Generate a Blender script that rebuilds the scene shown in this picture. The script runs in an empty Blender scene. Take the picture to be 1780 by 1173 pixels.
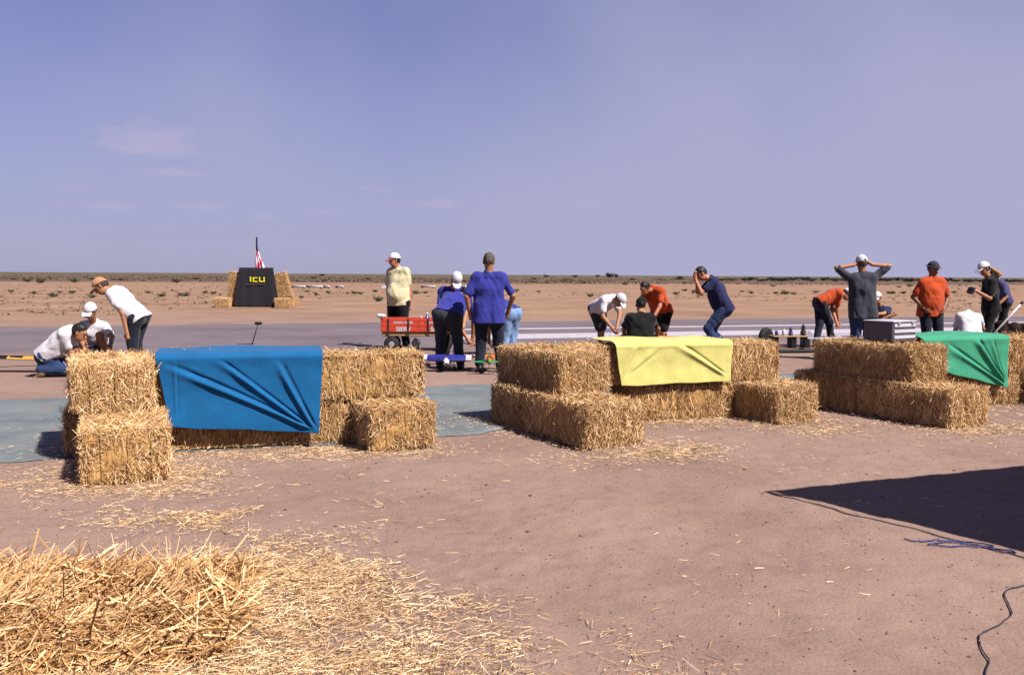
import bpy, math, random
import numpy as np
from mathutils import Vector, Matrix

scene = bpy.context.scene
R = math.radians
# ---------------------------------------------------------------- camera
IW, IH, FPX = 1780.0, 1173.0, 1582.0
CAM_H = 1.45
PITCH, ROLL = R(3.95), R(0.33)
cF = np.array([0, math.cos(PITCH), -math.sin(PITCH)])
r0 = np.array([1.0, 0, 0]); u0 = np.array([0, math.sin(PITCH), math.cos(PITCH)])
cR = math.cos(ROLL)*r0 + math.sin(ROLL)*u0
cU = -math.sin(ROLL)*r0 + math.cos(ROLL)*u0
cam = bpy.data.cameras.new('camera')
cam.sensor_width = 36.0
cam.lens = 36.0*FPX/IW
cam.clip_start = 0.05; cam.clip_end = 12000
camo = bpy.data.objects.new('camera', cam)
m = Matrix.Identity(4)
for i in range(3):
    m[i][0] = cR[i]; m[i][1] = cU[i]; m[i][2] = -cF[i]
m[2][3] = CAM_H
camo.matrix_world = m
scene.collection.objects.link(camo)
scene.camera = camo

# ---------------------------------------------------------------- sky, sun, exposure
SH = np.array([-0.66, 0.53])                  # shadow displacement for one metre of height
SUN_EL = math.atan(1/np.hypot(*SH)); SUN_AZ = math.atan2(-SH[0], -SH[1])   # clockwise from +Y
world = bpy.data.worlds.new('World'); scene.world = world; world.use_nodes = True
wn = world.node_tree; wn.nodes.clear()
def WN(t, **k):
    n = wn.nodes.new(t)
    for a, b in k.items(): setattr(n, a, b)
    return n
wo = WN('ShaderNodeOutputWorld'); bg = WN('ShaderNodeBackground'); bg.inputs['Strength'].default_value = 0.05
sky = WN('ShaderNodeTexSky', sky_type='NISHITA', sun_disc=False)
sky.sun_elevation = SUN_EL; sky.sun_rotation = SUN_AZ; sky.altitude = 100
sky.air_density = 1.0; sky.dust_density = 0.6; sky.ozone_density = 3.0
def wmix(fac, a, b, blend='MIX'):
    n = WN('ShaderNodeMix', data_type='RGBA', blend_type=blend)
    for s, v in ((n.inputs[0], fac), (n.inputs[6], a), (n.inputs[7], b)):
        if hasattr(v, 'is_linked'): wn.links.new(v, s)
        elif isinstance(v, (int, float)): s.default_value = v
        else: s.default_value = (*v, 1)
    return n.outputs[2]
def wmath(op, a, b=None, c=None, clamp=False):
    n = WN('ShaderNodeMath', operation=op, use_clamp=clamp)
    for s, v in zip(n.inputs, (a, b, c)):
        if v is None: continue
        if hasattr(v, 'is_linked'): wn.links.new(v, s)
        else: s.default_value = v
    return n.outputs[0]
tc = WN('ShaderNodeTexCoord')
sx = WN('ShaderNodeSeparateXYZ'); wn.links.new(tc.outputs['Generated'], sx.inputs[0])
HAZE = (3.5, 3.48, 5.15)                         # thin milky lavender haze over the plain
# high haze: a thin even veil with soft broad variation
nz = WN('ShaderNodeTexNoise', noise_dimensions='3D'); nz.inputs['Scale'].default_value = 3.0; nz.inputs['Detail'].default_value = 3
wn.links.new(tc.outputs['Generated'], nz.inputs['Vector'])
low = wmath('SUBTRACT', 1.0, wmath('DIVIDE', sx.outputs[2], 0.22, clamp=True))      # haze thickens toward the horizon
anti = wmath('ADD', wmath('MULTIPLY', sx.outputs[0], -0.78), wmath('MULTIPLY', sx.outputs[1], 0.63))      # the sky is clearest opposite the sun
clear = wmath('DIVIDE', wmath('SUBTRACT', anti, 0.45), 0.55, clamp=True)
high = wmath('DIVIDE', wmath('SUBTRACT', sx.outputs[2], 0.10), 0.5, clamp=True)
veil = wmath('SUBTRACT', wmath('MULTIPLY_ADD', nz.outputs[0], 0.9, 0.50), wmath('ADD', wmath('MULTIPLY', clear, 0.62), wmath('MULTIPLY', high, 0.7)))
veil = wmath('ADD', veil, wmath('MULTIPLY', low, 0.25), clamp=True)
tint = wmix(1.0, sky.outputs[0], (0.53, 0.49, 0.80), 'MULTIPLY')
col = wmix(veil, tint, HAZE)
# small fair-weather clouds low over the plain: noise in (azimuth, elevation) thresholded
az = wmath('ARCTAN2', sx.outputs[0], sx.outputs[1])
el = wmath('ARCSINE', sx.outputs[2])
def puff(a0, e0, ra, re, soft, strength, seed):
    cx = WN('ShaderNodeCombineXYZ')
    wn.links.new(wmath('MULTIPLY', az, 38.0), cx.inputs[0]); wn.links.new(wmath('MULTIPLY', el, 80.0), cx.inputs[1]); cx.inputs[2].default_value = seed
    n = WN('ShaderNodeTexNoise'); n.inputs['Scale'].default_value = 1.0; n.inputs['Detail'].default_value = 5
    wn.links.new(cx.outputs[0], n.inputs['Vector'])
    da = wmath('DIVIDE', wmath('SUBTRACT', az, a0), ra)
    de = wmath('DIVIDE', wmath('SUBTRACT', el, e0), re)
    below = wmath('MULTIPLY', wmath('LESS_THAN', de, 0.0), 1.1)
    de2 = wmath('MULTIPLY', de, wmath('ADD', below, 1.0))      # flat underside
    d = wmath('SQRT', wmath('ADD', wmath('POWER', da, 2.0), wmath('POWER', de2, 2.0)))
    v = wmath('SUBTRACT', wmath('ADD', 1.0, wmath('MULTIPLY', wmath('SUBTRACT', n.outputs[0], 0.5), 1.1)), d)
    return wmath('MULTIPLY', wmath('DIVIDE', v, soft, clamp=True), strength)
def pix_ang(px, py):
    d = cF + (px-IW/2)/FPX*cR - (py-IH/2)/FPX*cU
    d = d/np.linalg.norm(d)
    return math.atan2(d[0], d[1]), math.asin(d[2])
CLOUD = (4.1, 3.75, 5.4)
for px, py, w, h, so, st, sd in ((262, 254, 96, 42, 0.6, 0.6, 1.0), (300, 302, 56, 13, 0.7, 0.5, 4.0), (190, 360, 44, 10, 0.7, 0.5, 7.0),
        (352, 360, 48, 10, 0.7, 0.5, 9.0), (765, 358, 48, 13, 0.7, 0.55, 12.0), (455, 380, 30, 9, 0.9, 0.35, 15.0),
        (560, 370, 46, 10, 0.9, 0.3, 18.0), (1020, 352, 40, 9, 0.9, 0.3, 21.0), (120, 330, 60, 12, 0.9, 0.25, 25.0), (660, 330, 40, 9, 0.9, 0.25, 29.0)):
    a0, e0 = pix_ang(px, py)
    col = wmix(puff(a0, e0, w/FPX, h/FPX, so, st, sd), col, CLOUD)
wn.links.new(col, bg.inputs['Color']); wn.links.new(bg.outputs[0], wo.inputs['Surface'])

sl = bpy.data.lights.new('sun', 'SUN'); sl.energy = 5.0; sl.angle = R(0.5); sl.color = (1.0, 0.945, 0.86)
so = bpy.data.objects.new('sun', sl); scene.collection.objects.link(so)
sdir = Vector((SH[0], SH[1], -1.0)).normalized()
so.rotation_euler = sdir.to_track_quat('-Z', 'Y').to_euler(); so.location = (6, -6, 12)
scene.view_settings.view_transform = 'Standard'; scene.view_settings.look = 'None'
scene.view_settings.exposure = 1.25; scene.view_settings.gamma = 1.0; scene.view_settings.use_curve_mapping = False
scene.cycles.max_bounces = 6; scene.cycles.use_denoising = True

# ---------------------------------------------------------------- pixel helpers
def ray(px, py): return cF + (px-IW/2)/FPX*cR - (py-IH/2)/FPX*cU
def gnd(px, py, z=0.0):
    d = ray(px, py); t = (z-CAM_H)/d[2]; return np.array([d[0]*t, d[1]*t, z])
def at(px, py, Y):
    d = ray(px, py); t = Y/d[1]; return np.array([d[0]*t, Y, CAM_H+d[2]*t])

# ---------------------------------------------------------------- numpy noise
def _hash(ix, iy, iz, seed):
    h = (ix.astype(np.int64)*374761393 + iy.astype(np.int64)*668265263 + iz.astype(np.int64)*1274126177 + seed*971) & 0x7fffffff
    h = ((h ^ (h >> 13))*1103515245) & 0x7fffffff
    h = ((h ^ (h >> 16))*12345 + (h >> 3)) & 0x7fffffff
    return (h & 0xffff)/65535.0
def vnoise(P, seed=0):
    P = np.asarray(P, float)
    if P.shape[-1] == 2: P = np.concatenate([P, np.zeros(P.shape[:-1]+(1,))], -1)
    i = np.floor(P).astype(np.int64); f = P-i; f = f*f*(3-2*f)
    out = 0
    for dx in (0, 1):
        wx = f[..., 0] if dx else 1-f[..., 0]
        for dy in (0, 1):
            wy = f[..., 1] if dy else 1-f[..., 1]
            for dz in (0, 1):
                wz = f[..., 2] if dz else 1-f[..., 2]
                out = out + wx*wy*wz*_hash(i[..., 0]+dx, i[..., 1]+dy, i[..., 2]+dz, seed)
    return out*2-1
def fbm(P, seed=0, oct=3):
    a, s, o = 1.0, 0.0, 0
    P = np.asarray(P, float)
    for k in range(oct): s = s + a*vnoise(P*(2**k), seed+k*17); a *= 0.5
    return s

# ---------------------------------------------------------------- mesh helpers
COL = scene.collection
def mesh_np(name, V, Q, smooth=True, mats=None, midx=None):
    V = np.asarray(V, np.float32); Q = np.asarray(Q, np.int32)
    me = bpy.data.meshes.new(name)
    me.vertices.add(len(V)); me.vertices.foreach_set('co', V.ravel())
    n, k = Q.shape
    me.loops.add(n*k); me.loops.foreach_set('vertex_index', Q.ravel())
    me.polygons.add(n); me.polygons.foreach_set('loop_start', np.arange(n, dtype=np.int32)*k)
    if smooth: me.polygons.foreach_set('use_smooth', np.ones(n, bool))
    for mt in (mats or []): me.materials.append(mt)
    if midx is not None: me.polygons.foreach_set('material_index', np.asarray(midx, np.int32))
    me.update(calc_edges=True)
    return me
def link(name, me, parent=None, loc=None, rotz=None):
    o = bpy.data.objects.new(name, me); COL.objects.link(o)
    if parent is not None: o.parent = parent
    if loc is not None: o.location = loc
    if rotz is not None: o.rotation_euler = (0, 0, rotz)
    return o
def tag(o, label=None, cat=None, group=None, kind=None):
    if label: o['label'] = label
    if cat: o['category'] = cat
    if group: o['group'] = group
    if kind: o['kind'] = kind
    return o
def thing(name, label, cat, loc=(0, 0, 0), rotz=0.0, group=None):
    o = bpy.data.objects.new(name, None); COL.objects.link(o)
    o.location = loc; o.rotation_euler = (0, 0, rotz); o.empty_display_size = 0.1
    return tag(o, label, cat, group)
class MB:
    "collects boxes, tubes, loops of faces; build() links ONE mesh"
    def __init__(s): s.v = []; s.f = []; s.m = []; s.sm = []
    def add(s, V, F, mi=0, smooth=False):
        b = len(s.v); s.v += [tuple(p) for p in V]
        for f in F: s.f.append([i+b for i in f]); s.m.append(mi); s.sm.append(smooth)
        return s
    def box(s, c, d, M=None, mi=0, taper=(1, 1), bev=0.0):
        dx, dy, dz = (x/2 for x in d)
        if bev <= 0:
            V = []
            for z, t in ((-dz, (1, 1)), (dz, taper)):
                for x, y in ((-dx, -dy), (dx, -dy), (dx, dy), (-dx, dy)): V.append((x*t[0], y*t[1], z))
            F = [(3, 2, 1, 0), (4, 5, 6, 7), (0, 1, 5, 4), (1, 2, 6, 5), (2, 3, 7, 6), (3, 0, 4, 7)]
        else:
            b = min(bev, dx*.9, dy*.9, dz*.9); V = []; 
            def ring(z, i): 
                X, Y = dx-i, dy-i
                return [(-X+b, -Y, z), (X-b, -Y, z), (X, -Y+b, z), (X, Y-b, z), (X-b, Y, z), (-X+b, Y, z), (-X, Y-b, z), (-X, -Y+b, z)]
            for z, i in ((-dz, b), (-dz+b, 0), (dz-b, 0), (dz, b)): V += ring(z, i)
            F = [tuple(range(7, -1, -1)), tuple(range(24, 32))]
            for k in range(3):
                for j in range(8): F.append((k*8+j, k*8+(j+1) % 8, k*8+8+(j+1) % 8, k*8+8+j))
        c = np.array(c, float)
        V = [np.array(p) for p in V]
        if M is not None: V = [np.array(M) @ p for p in V]
        return s.add([p+c for p in V], F, mi)
    def tube(s, pts, rad, n=8, mi=0, cap=True, smooth=True, flat=1.0):
        pts = [np.array(p, float) for p in pts]
        if not hasattr(rad, '__len__'): rad = [rad]*len(pts)
        V = []; up = None
        for i, p in enumerate(pts):
            t = pts[min(i+1, len(pts)-1)]-pts[max(i-1, 0)]; t = t/(np.linalg.norm(t)+1e-9)
            if up is None: up = np.array([0, 0, 1.0]) if abs(t[2]) < .9 else np.array([1.0, 0, 0])
            a = np.cross(t, up); a /= np.linalg.norm(a)+1e-9; b = np.cross(a, t); up = b
            for k in range(n):
                w = 2*math.pi*k/n; V.append(p + rad[i]*(math.cos(w)*a + flat*math.sin(w)*b))
        F = []
        for i in range(len(pts)-1):
            for k in range(n): F.append((i*n+k, i*n+(k+1) % n, (i+1)*n+(k+1) % n, (i+1)*n+k))
        if cap: F += [tuple(range(n-1, -1, -1)), tuple(range((len(pts)-1)*n, len(pts)*n))]
        return s.add(V, F, mi, smooth)
    def lathe(s, prof, o=(0, 0, 0), axis=(0, 0, 1), n=24, mi=0, smooth=True):
        axis = np.array(axis, float); axis /= np.linalg.norm(axis)
        h = np.array([0, 0, 1.0]) if abs(axis[2]) < .9 else np.array([1.0, 0, 0])
        a = np.cross(axis, h); a /= np.linalg.norm(a); b = np.cross(axis, a); V = []
        for r, z in prof:
            for k in range(n):
                w = 2*math.pi*k/n; V.append(np.array(o)+axis*z+r*(math.cos(w)*a+math.sin(w)*b))
        F = []
        for i in range(len(prof)-1):
            for k in range(n): F.append((i*n+k, i*n+(k+1) % n, (i+1)*n+(k+1) % n, (i+1)*n+k))
        F += [tuple(range(n-1, -1, -1)), tuple(range((len(prof)-1)*n, len(prof)*n))]
        return s.add(V, F, mi, smooth)
    def mesh(s, name, mats):
        me = bpy.data.meshes.new(name); me.from_pydata([tuple(map(float, p)) for p in s.v], [], s.f)
        for mt in (mats if isinstance(mats, (list, tuple)) else [mats]): me.materials.append(mt)
        me.polygons.foreach_set('material_index', s.m); me.polygons.foreach_set('use_smooth', s.sm); me.update()
        return me
    def build(s, name, mats, parent=None, loc=None, rotz=None): return link(name, s.mesh(name, mats), parent, loc, rotz)

# ---------------------------------------------------------------- materials
def rgb(h):                                     # sRGB hex -> linear
    c = [int(h[i:i+2], 16)/255 for i in (0, 2, 4)]
    return tuple(.71*(x/12.92 if x <= .04045 else ((x+.055)/1.055)**2.4) for x in c)
class Mat:
    def __init__(s, name, rough=0.8, spec=0.3):
        s.m = bpy.data.materials.new(name); s.m.use_nodes = True; s.t = s.m.node_tree
        s.b = s.t.nodes['Principled BSDF']; s.b.inputs['Roughness'].default_value = rough
        s.b.inputs['Specular IOR Level'].default_value = spec; s.co = None
    def n(s, t, **k):
        x = s.t.nodes.new(t)
        for a, b in k.items(): setattr(x, a, b)
        return x
    def set(s, sock, v):
        if hasattr(v, 'is_linked'): s.t.links.new(v, sock)
        elif isinstance(v, (int, float)): sock.default_value = v
        else: sock.default_value = (*v, 1) if len(v) == 3 and len(sock.default_value) == 4 else v
    def coord(s, kind='Object'):
        if s.co is None: s.co = s.n('ShaderNodeTexCoord')
        return s.co.outputs[kind]
    def pos(s): return s.n('ShaderNodeNewGeometry').outputs['Position']
    def noise(s, vec, scale, detail=3, rough=.55, stretch=None, dist=0):
        if stretch:
            mp = s.n('ShaderNodeMapping'); s.t.links.new(vec, mp.inputs[0]); mp.inputs['Scale'].default_value = stretch; vec = mp.outputs[0]
        x = s.n('ShaderNodeTexNoise'); s.t.links.new(vec, x.inputs['Vector']); x.inputs['Scale'].default_value = scale
        x.inputs['Detail'].default_value = detail; x.inputs['Roughness'].default_value = rough; x.inputs['Distortion'].default_value = dist
        return x.outputs[0]
    def ramp(s, fac, stops):
        x = s.n('ShaderNodeValToRGB'); s.t.links.new(fac, x.inputs[0]); e = x.color_ramp.elements
        while len(e) < len(stops): e.new(0.5)
        for q, (p, c) in zip(e, stops): q.position = p; q.color = (*c, 1) if len(c) == 3 else c
        return x.outputs[0]
    def mix(s, fac, a, b, blend='MIX'):
        x = s.n('ShaderNodeMix', data_type='RGBA', blend_type=blend)
        s.set(x.inputs[0], fac); s.set(x.inputs[6], a); s.set(x.inputs[7], b); return x.outputs[2]
    def math(s, op, a, b=0.0, clamp=False):
        x = s.n('ShaderNodeMath', operation=op, use_clamp=clamp); s.set(x.inputs[0], a); s.set(x.inputs[1], b); return x.outputs[0]
    def color(s, v): s.set(s.b.inputs['Base Color'], v); return s
    def bump(s, h, strength=.5, dist=.01):
        x = s.n('ShaderNodeBump'); s.t.links.new(h, x.inputs['Height']); x.inputs['Strength'].default_value = strength; x.inputs['Distance'].default_value = dist
        s.t.links.new(x.outputs[0], s.b.inputs['Normal']); return s
def sc3(c, k): return tuple(x*k for x in c)
def simple(name, c, rough=.7, spec=.3, var=.12, scale=12, bump=0, metal=0):
    M = Mat(name, rough, spec)
    nv = M.noise(M.coord(), scale, 4)
    M.color(M.ramp(nv, [(.3, sc3(c, 1-var)), (.7, sc3(c, 1+var))]))
    if bump: M.bump(M.noise(M.coord(), scale*6, 3), bump, .004)
    M.b.inputs['Metallic'].default_value = metal
    return M.m
def cloth_mat(name, c, var=.1, rough=.9, bump=.28):
    M = Mat(name, rough, .15)
    nv = M.noise(M.coord(), 7, 4)
    M.color(M.ramp(nv, [(.3, sc3(c, 1-var)), (.7, sc3(c, 1+var))]))
    M.bump(M.math('ADD', M.noise(M.coord(), 30, 4, .6, stretch=(1, 1, .45), dist=.8), M.math('MULTIPLY', M.noise(M.coord(), 9, 3, dist=1.5), 1.6)), bump, .025)
    try: M.b.inputs['Sheen Weight'].default_value = 0.08
    except KeyError: pass
    return M.m
# ================================================================ SETTING
PHI = R(17.5)                                    # the runway, ground sheet and booths lie turned by this much
U = np.array([math.cos(PHI), math.sin(PHI)]); Vv = np.array([-math.sin(PHI), math.cos(PHI)])
def vcoord(P): return P[..., 0]*Vv[0]+P[..., 1]*Vv[1]
def ucoord(P): return P[..., 0]*U[0]+P[..., 1]*U[1]
def uv2w(u, v, z=0.0): return np.array([u*U[0]+v*Vv[0], u*U[1]+v*Vv[1], z])
RW_NEAR = float(vcoord(gnd(810, 612)[:2])); RW_FAR = float(vcoord(gnd(600, 562)[:2]))

def sstep(a, b, x):
    t = np.clip((x-a)/(b-a), 0, 1); return t*t*(3-2*t)
def ground_z(P):
    P = np.asarray(P, float)[..., :2]
    d = np.hypot(P[..., 0], P[..., 1])
    amp = 1-sstep(8.5, 11.5, d)
    far = sstep(60, 400, d)
    lump = 0.016*fbm(P*0.8, 3, 2) + 0.007*fbm(P*4.0, 5, 3) + 0.0055*fbm(P*11, 8, 2)*(.35+np.clip(fbm(P*.7, 44, 2)+.3, 0, 1))
    return lump*amp*0.8 - 0.004

# ---- ground sheet: fine near the camera, out to the horizon
ang = np.concatenate([np.arange(-180, -48, 6.0), np.arange(-48, 48.01, 0.2), np.arange(54, 180, 6.0)])
ang = np.radians(ang); rr = np.concatenate([np.linspace(0.3, 2.4, 12), 2.5*np.exp(np.linspace(0, math.log(13/2.5), 400)), 13.3*np.exp(np.linspace(0.02, math.log(5200/13.3), 70))])
A, RRr = np.meshgrid(ang, rr)
GP = np.stack([RRr*np.sin(A), RRr*np.cos(A)], -1)
gz = ground_z(GP)
V = np.concatenate([GP, gz[..., None]], -1).reshape(-1, 3)
nr, na = GP.shape[:2]
ii, jj = np.meshgrid(np.arange(nr-1), np.arange(na), indexing='ij')
j2 = (jj+1) % na
Q = np.stack([ii*na+jj, ii*na+j2, (ii+1)*na+j2, (ii+1)*na+jj], -1).reshape(-1, 4)[:, ::-1]
M = Mat('packed dirt', .95, .1)
p = M.pos()
n1 = M.noise(p, .55, 5, .6); n2 = M.noise(p, 5.5, 5, .65); n3 = M.noise(p, 60, 3, .6)
c = M.ramp(n1, [(.25, rgb('78615a')), (.5, rgb('897168')), (.75, rgb('927b70'))])
c = M.mix(.32, c, M.ramp(n2, [(.3, (.62, .56, .52)), (.5, (1, 1, 1)), (.75, (1.15, 1.1, 1.08))]), 'MULTIPLY')
c = M.mix(.35, c, M.ramp(n3, [(.3, (.6, .55, .5)), (.55, (1, 1, 1)), (.75, (1.2, 1.18, 1.15))]), 'MULTIPLY')
sp = M.n('ShaderNodeSeparateXYZ'); M.t.links.new(p, sp.inputs[0])
vv = M.math('ADD', M.math('MULTIPLY', sp.outputs[0], float(Vv[0])), M.math('MULTIPLY', sp.outputs[1], float(Vv[1])))
vv = M.math('ADD', vv, M.math('MULTIPLY', M.noise(p, .012, 4), 90.0))
# open field beyond the runway: browner soil, then dark dry scrub, then pale grass strip
field = M.math('DIVIDE', M.math('SUBTRACT', vv, RW_FAR+35), 12.0, True)
nf = M.noise(p, .22, 5, .7); 
soil = M.ramp(nf, [(.3, rgb('745a4a')), (.5, rgb('8a6d5b')), (.7, rgb('967b66'))])
c = M.mix(field, c, soil)
scrub = M.math('DIVIDE', M.math('SUBTRACT', vv, 175), 25.0, True)
c = M.mix(M.math('MULTIPLY', scrub, .85), c, M.ramp(M.noise(p, .05, 5, .7), [(.3, rgb('463831')), (.55, rgb('584740')), (.75, rgb('645446'))]))
farg = M.math('DIVIDE', M.math('SUBTRACT', vv, 420), 120.0, True)
c = M.mix(M.math('MULTIPLY', farg, .8), c, M.ramp(M.noise(p, .02, 4, .7), [(.3, rgb('4c4a34')), (.6, rgb('625a45')), (.8, rgb('6c6452'))]))
M.color(c)
M.bump(M.math('ADD', M.math('MULTIPLY', n3, .35), M.math('MULTIPLY', n2, .7)), .55, .03)
gro = link('ground', mesh_np('ground', V, Q, True, [M.m])); tag(gro, kind='structure')

# ---- runway: dusty asphalt strip
us = np.linspace(-90, 120, 421)
def strip(v0f, v1f, z, name, mat, nv=6, us=us):
    vs0, vs1 = v0f(us), v1f(us)
    G = []
    for k in range(nv+1):
        v = vs0+(vs1-vs0)*k/nv
        G.append(np.stack([us*U[0]+v*Vv[0], us*U[1]+v*Vv[1], np.full_like(us, z)], -1))
    G = np.array(G); n = len(us)
    a, b = np.meshgrid(np.arange(nv), np.arange(n-1), indexing='ij')
    Q = np.stack([a*n+b, a*n+b+1, (a+1)*n+b+1, (a+1)*n+b], -1).reshape(-1, 4)
    return link(name, mesh_np(name, G.reshape(-1, 3), Q, True, [mat]))
M = Mat('dusty asphalt', .9, .2)
p = M.pos()
c = M.ramp(M.noise(p, .35, 5, .65), [(.3, rgb('5c5055')), (.55, rgb('6b6067')), (.75, rgb('756669'))])
c = M.mix(.4, c, M.ramp(M.noise(p, 22, 4, .7), [(.3, (.72, .7, .7)), (.6, (1.05, 1.05, 1.05))]), 'MULTIPLY')
sp = M.n('ShaderNodeSeparateXYZ'); M.t.links.new(p, sp.inputs[0])
vv = M.math('ADD', M.math('MULTIPLY', sp.outputs[0], float(Vv[0])), M.math('MULTIPLY', sp.outputs[1], float(Vv[1])))
dn = M.noise(p, .5, 5, .7)
dust = M.math('SUBTRACT', M.math('MULTIPLY', dn, 2.6), M.math('MULTIPLY', M.math('SUBTRACT', vv, RW_NEAR-.6), .55))
dust = M.math('ADD', dust, .1, True)
c = M.mix(dust, c, rgb('826a60'))
M.color(c); M.bump(M.noise(p, 90, 3), .4, .01)
rw = strip(lambda u: RW_NEAR-.8+.25*fbm(np.stack([u*.7, u*0], -1), 1, 4), lambda u: RW_FAR+.2*fbm(np.stack([u*.5, u*0+5], -1), 2, 4), .006, 'runway', M.m)
tag(rw, kind='structure')
# painted runway bars
M = Mat('worn white paint', .8, .3); p = M.pos()
M.color(M.mix(M.math('GREATER_THAN', M.noise(p, 3.0, 6, .75), .62), rgb('a8a0ab'), rgb('776a70')))
paint = M.m
def bar(u0, u1, v0, v1, name='runway_marking'):
    mb = MB(); n = 24
    for k in range(n):
        a, b = u0+(u1-u0)*k/n, u0+(u1-u0)*(k+1)/n
        mb.add([uv2w(a, v0, .011), uv2w(b, v0, .011), uv2w(b, v1, .011), uv2w(a, v1, .011)], [(0, 1, 2, 3)])
    o = mb.build(name, paint); tag(o, kind='structure'); return o
def vat(px, py): return float(vcoord(gnd(px, py)[:2])), float(ucoord(gnd(px, py)[:2]))
va, ua = vat(885, 573.5); bar(ua-1.2, ua+26, va, va+.55)
va, ua = vat(880, 590); vb, _ = vat(880, 581.5); bar(ua-1.0, ua+15.5, va, vb)
va, ua = vat(1335, 586); bar(ua, ua+9, va, va+.5)
va, ua = vat(1600, 588); bar(ua, ua+7, va, va+.6)

# ---- pale ground sheet laid under the booths
def tarp_near(u): return np.interp(u, NU, NV) + .05*fbm(np.stack([u*1.1, u*0], -1), 4, 3)
def tarp_far(u): return SH_F + .04*fbm(np.stack([u*1.3, u*0+3], -1), 6, 3)
SH_N = float(np.mean([vcoord(gnd(20, 803)[:2]), vcoord(gnd(830, 757)[:2])]))
SH_F = float(np.mean([vcoord(gnd(20, 701)[:2]), vcoord(gnd(830, 669)[:2]), vcoord(gnd(1400, 646)[:2])]))
NU, NV = [], []
for q_ in ((-60, 806), (20, 801), (560, 772), (830, 756)):
    g_ = gnd(*q_); NU.append(float(ucoord(g_[:2]))); NV.append(float(vcoord(g_[:2])))
for q_ in ((1120, 700), (1395, 669), (1780, 655)):
    g_ = gnd(*q_); NU.append(float(ucoord(g_[:2]))); NV.append(float(vcoord(g_[:2])))
ut = np.linspace(-9, 16, 500); nv = 70
G = []
for k in range(nv+1):
    v = tarp_near(ut)+(tarp_far(ut)-tarp_near(ut))*k/nv
    P2 = np.stack([ut*U[0]+v*Vv[0], ut*U[1]+v*Vv[1]], -1)
    w = np.abs(fbm(np.stack([ut*.9+v*.5, v*2.2], -1), 21, 3))
    z = np.maximum(ground_z(P2), -.004) + .010 + .022*np.clip(.25-w, 0, 1)*4*.5 + .008*vnoise(np.stack([ut*.5, v*7], -1), 31)*(.5+.5*vnoise(P2*.9, 5))
    if k in (0, nv): z = ground_z(P2)+.006
    G.append(np.concatenate([P2, z[:, None]], -1))
G = np.array(G); n = len(ut)
a, b = np.meshgrid(np.arange(nv), np.arange(n-1), indexing='ij')
Q = np.stack([a*n+b, a*n+b+1, (a+1)*n+b+1, (a+1)*n+b], -1).reshape(-1, 4)
M = Mat('dusty grey green sheet', .75, .3); p = M.pos()
c = M.ramp(M.noise(p, 1.3, 5, .65), [(.3, rgb('565c60')), (.55, rgb('686f72')), (.8, rgb('757878'))])
c = M.mix(M.math('MULTIPLY', M.math('GREATER_THAN', M.noise(p, 2.1, 6, .7), .6), .6), c, rgb('776860'))
M.color(c); M.bump(M.noise(p, 14, 4), .3, .02)
tp = link('ground_sheet', mesh_np('ground_sheet', G.reshape(-1, 3), Q, True, [M.m]))
tag(tp, 'long dusty grey green ground sheet lying under the straw bale booths', 'ground sheet')

# ================================================================ STRAW
def straw_mat(name, dark, mid, light, island=True):
    M = Mat(name, .62, .35)
    if island:
        g = M.n('ShaderNodeNewGeometry'); f = g.outputs['Random Per Island']
        nz = M.noise(M.coord(), 3.5, 3)
        c = M.ramp(f, [(0, dark), (.35, mid), (.75, light), (1, sc3(light, 1.25))])
        c = M.mix(.6, c, M.ramp(nz, [(.3, (.66, .58, .45)), (.6, (1.05, 1.05, 1.05))]), 'MULTIPLY')
    else:
        a = M.noise(M.coord(), 26, 5, .7, stretch=(1, 1, .22)); b = M.noise(M.coord(), 6, 4, .6)
        c = M.ramp(a, [(.28, sc3(dark, .45)), (.48, mid), (.7, light)])
        c = M.mix(.6, c, M.ramp(b, [(.3, (.6, .52, .4)), (.6, (1.05, 1.05, 1.05))]), 'MULTIPLY')
        M.bump(a, 1.0, .03)
    oi = M.n('ShaderNodeObjectInfo'); c = M.mix(1.0, c, M.ramp(oi.outputs['Random'], [(0, (.84, .80, .74)), (1, (1.1, 1.08, 1.06))]), 'MULTIPLY')
    M.color(c); return M.m
ST_D, ST_M, ST_L = rgb('a27a48'), rgb('cca46e'), rgb('e6c49c')
straw_strand = straw_mat('straw stalks', ST_D, ST_M, ST_L)
straw_core = straw_mat('packed straw', rgb('7c562c'), rgb('b48a52'), rgb('d0aa78'), False)
straw_ground = straw_mat('loose straw stalks', rgb('a07c50'), rgb('cea87a'), rgb('ecd0ac'))
twine_mat = simple('baling twine', rgb('a8864e'), .8, .2)

def strands(P, Dm, L, Wd, rng, bend=.25, seg=2):
    "ribbons: P roots, Dm unit directions, lengths L, widths Wd -> V,Q"
    n = len(P)
    r = rng.normal(size=(n, 3)); side = np.cross(Dm, r); side /= np.linalg.norm(side, axis=1, keepdims=True)+1e-9
    bd = rng.normal(size=(n, 3)); bd -= (bd*Dm).sum(1, keepdims=True)*Dm
    V = np.zeros((n, (seg+1)*2, 3))
    for k in range(seg+1):
        t = k/seg; q = P + Dm*(L*t)[:, None] + bd*(L*bend*t*t)[:, None]*.6
        w = (Wd*(1-.35*t))[:, None]*.5
        V[:, 2*k] = q-side*w; V[:, 2*k+1] = q+side*w
    base = (np.arange(n)*(seg+1)*2)[:, None]
    Q = np.concatenate([base+np.array([[2*k, 2*k+1, 2*k+3, 2*k+2]]) for k in range(seg)], 1).reshape(-1, 4)
    return V.reshape(-1, 3), Q

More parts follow.
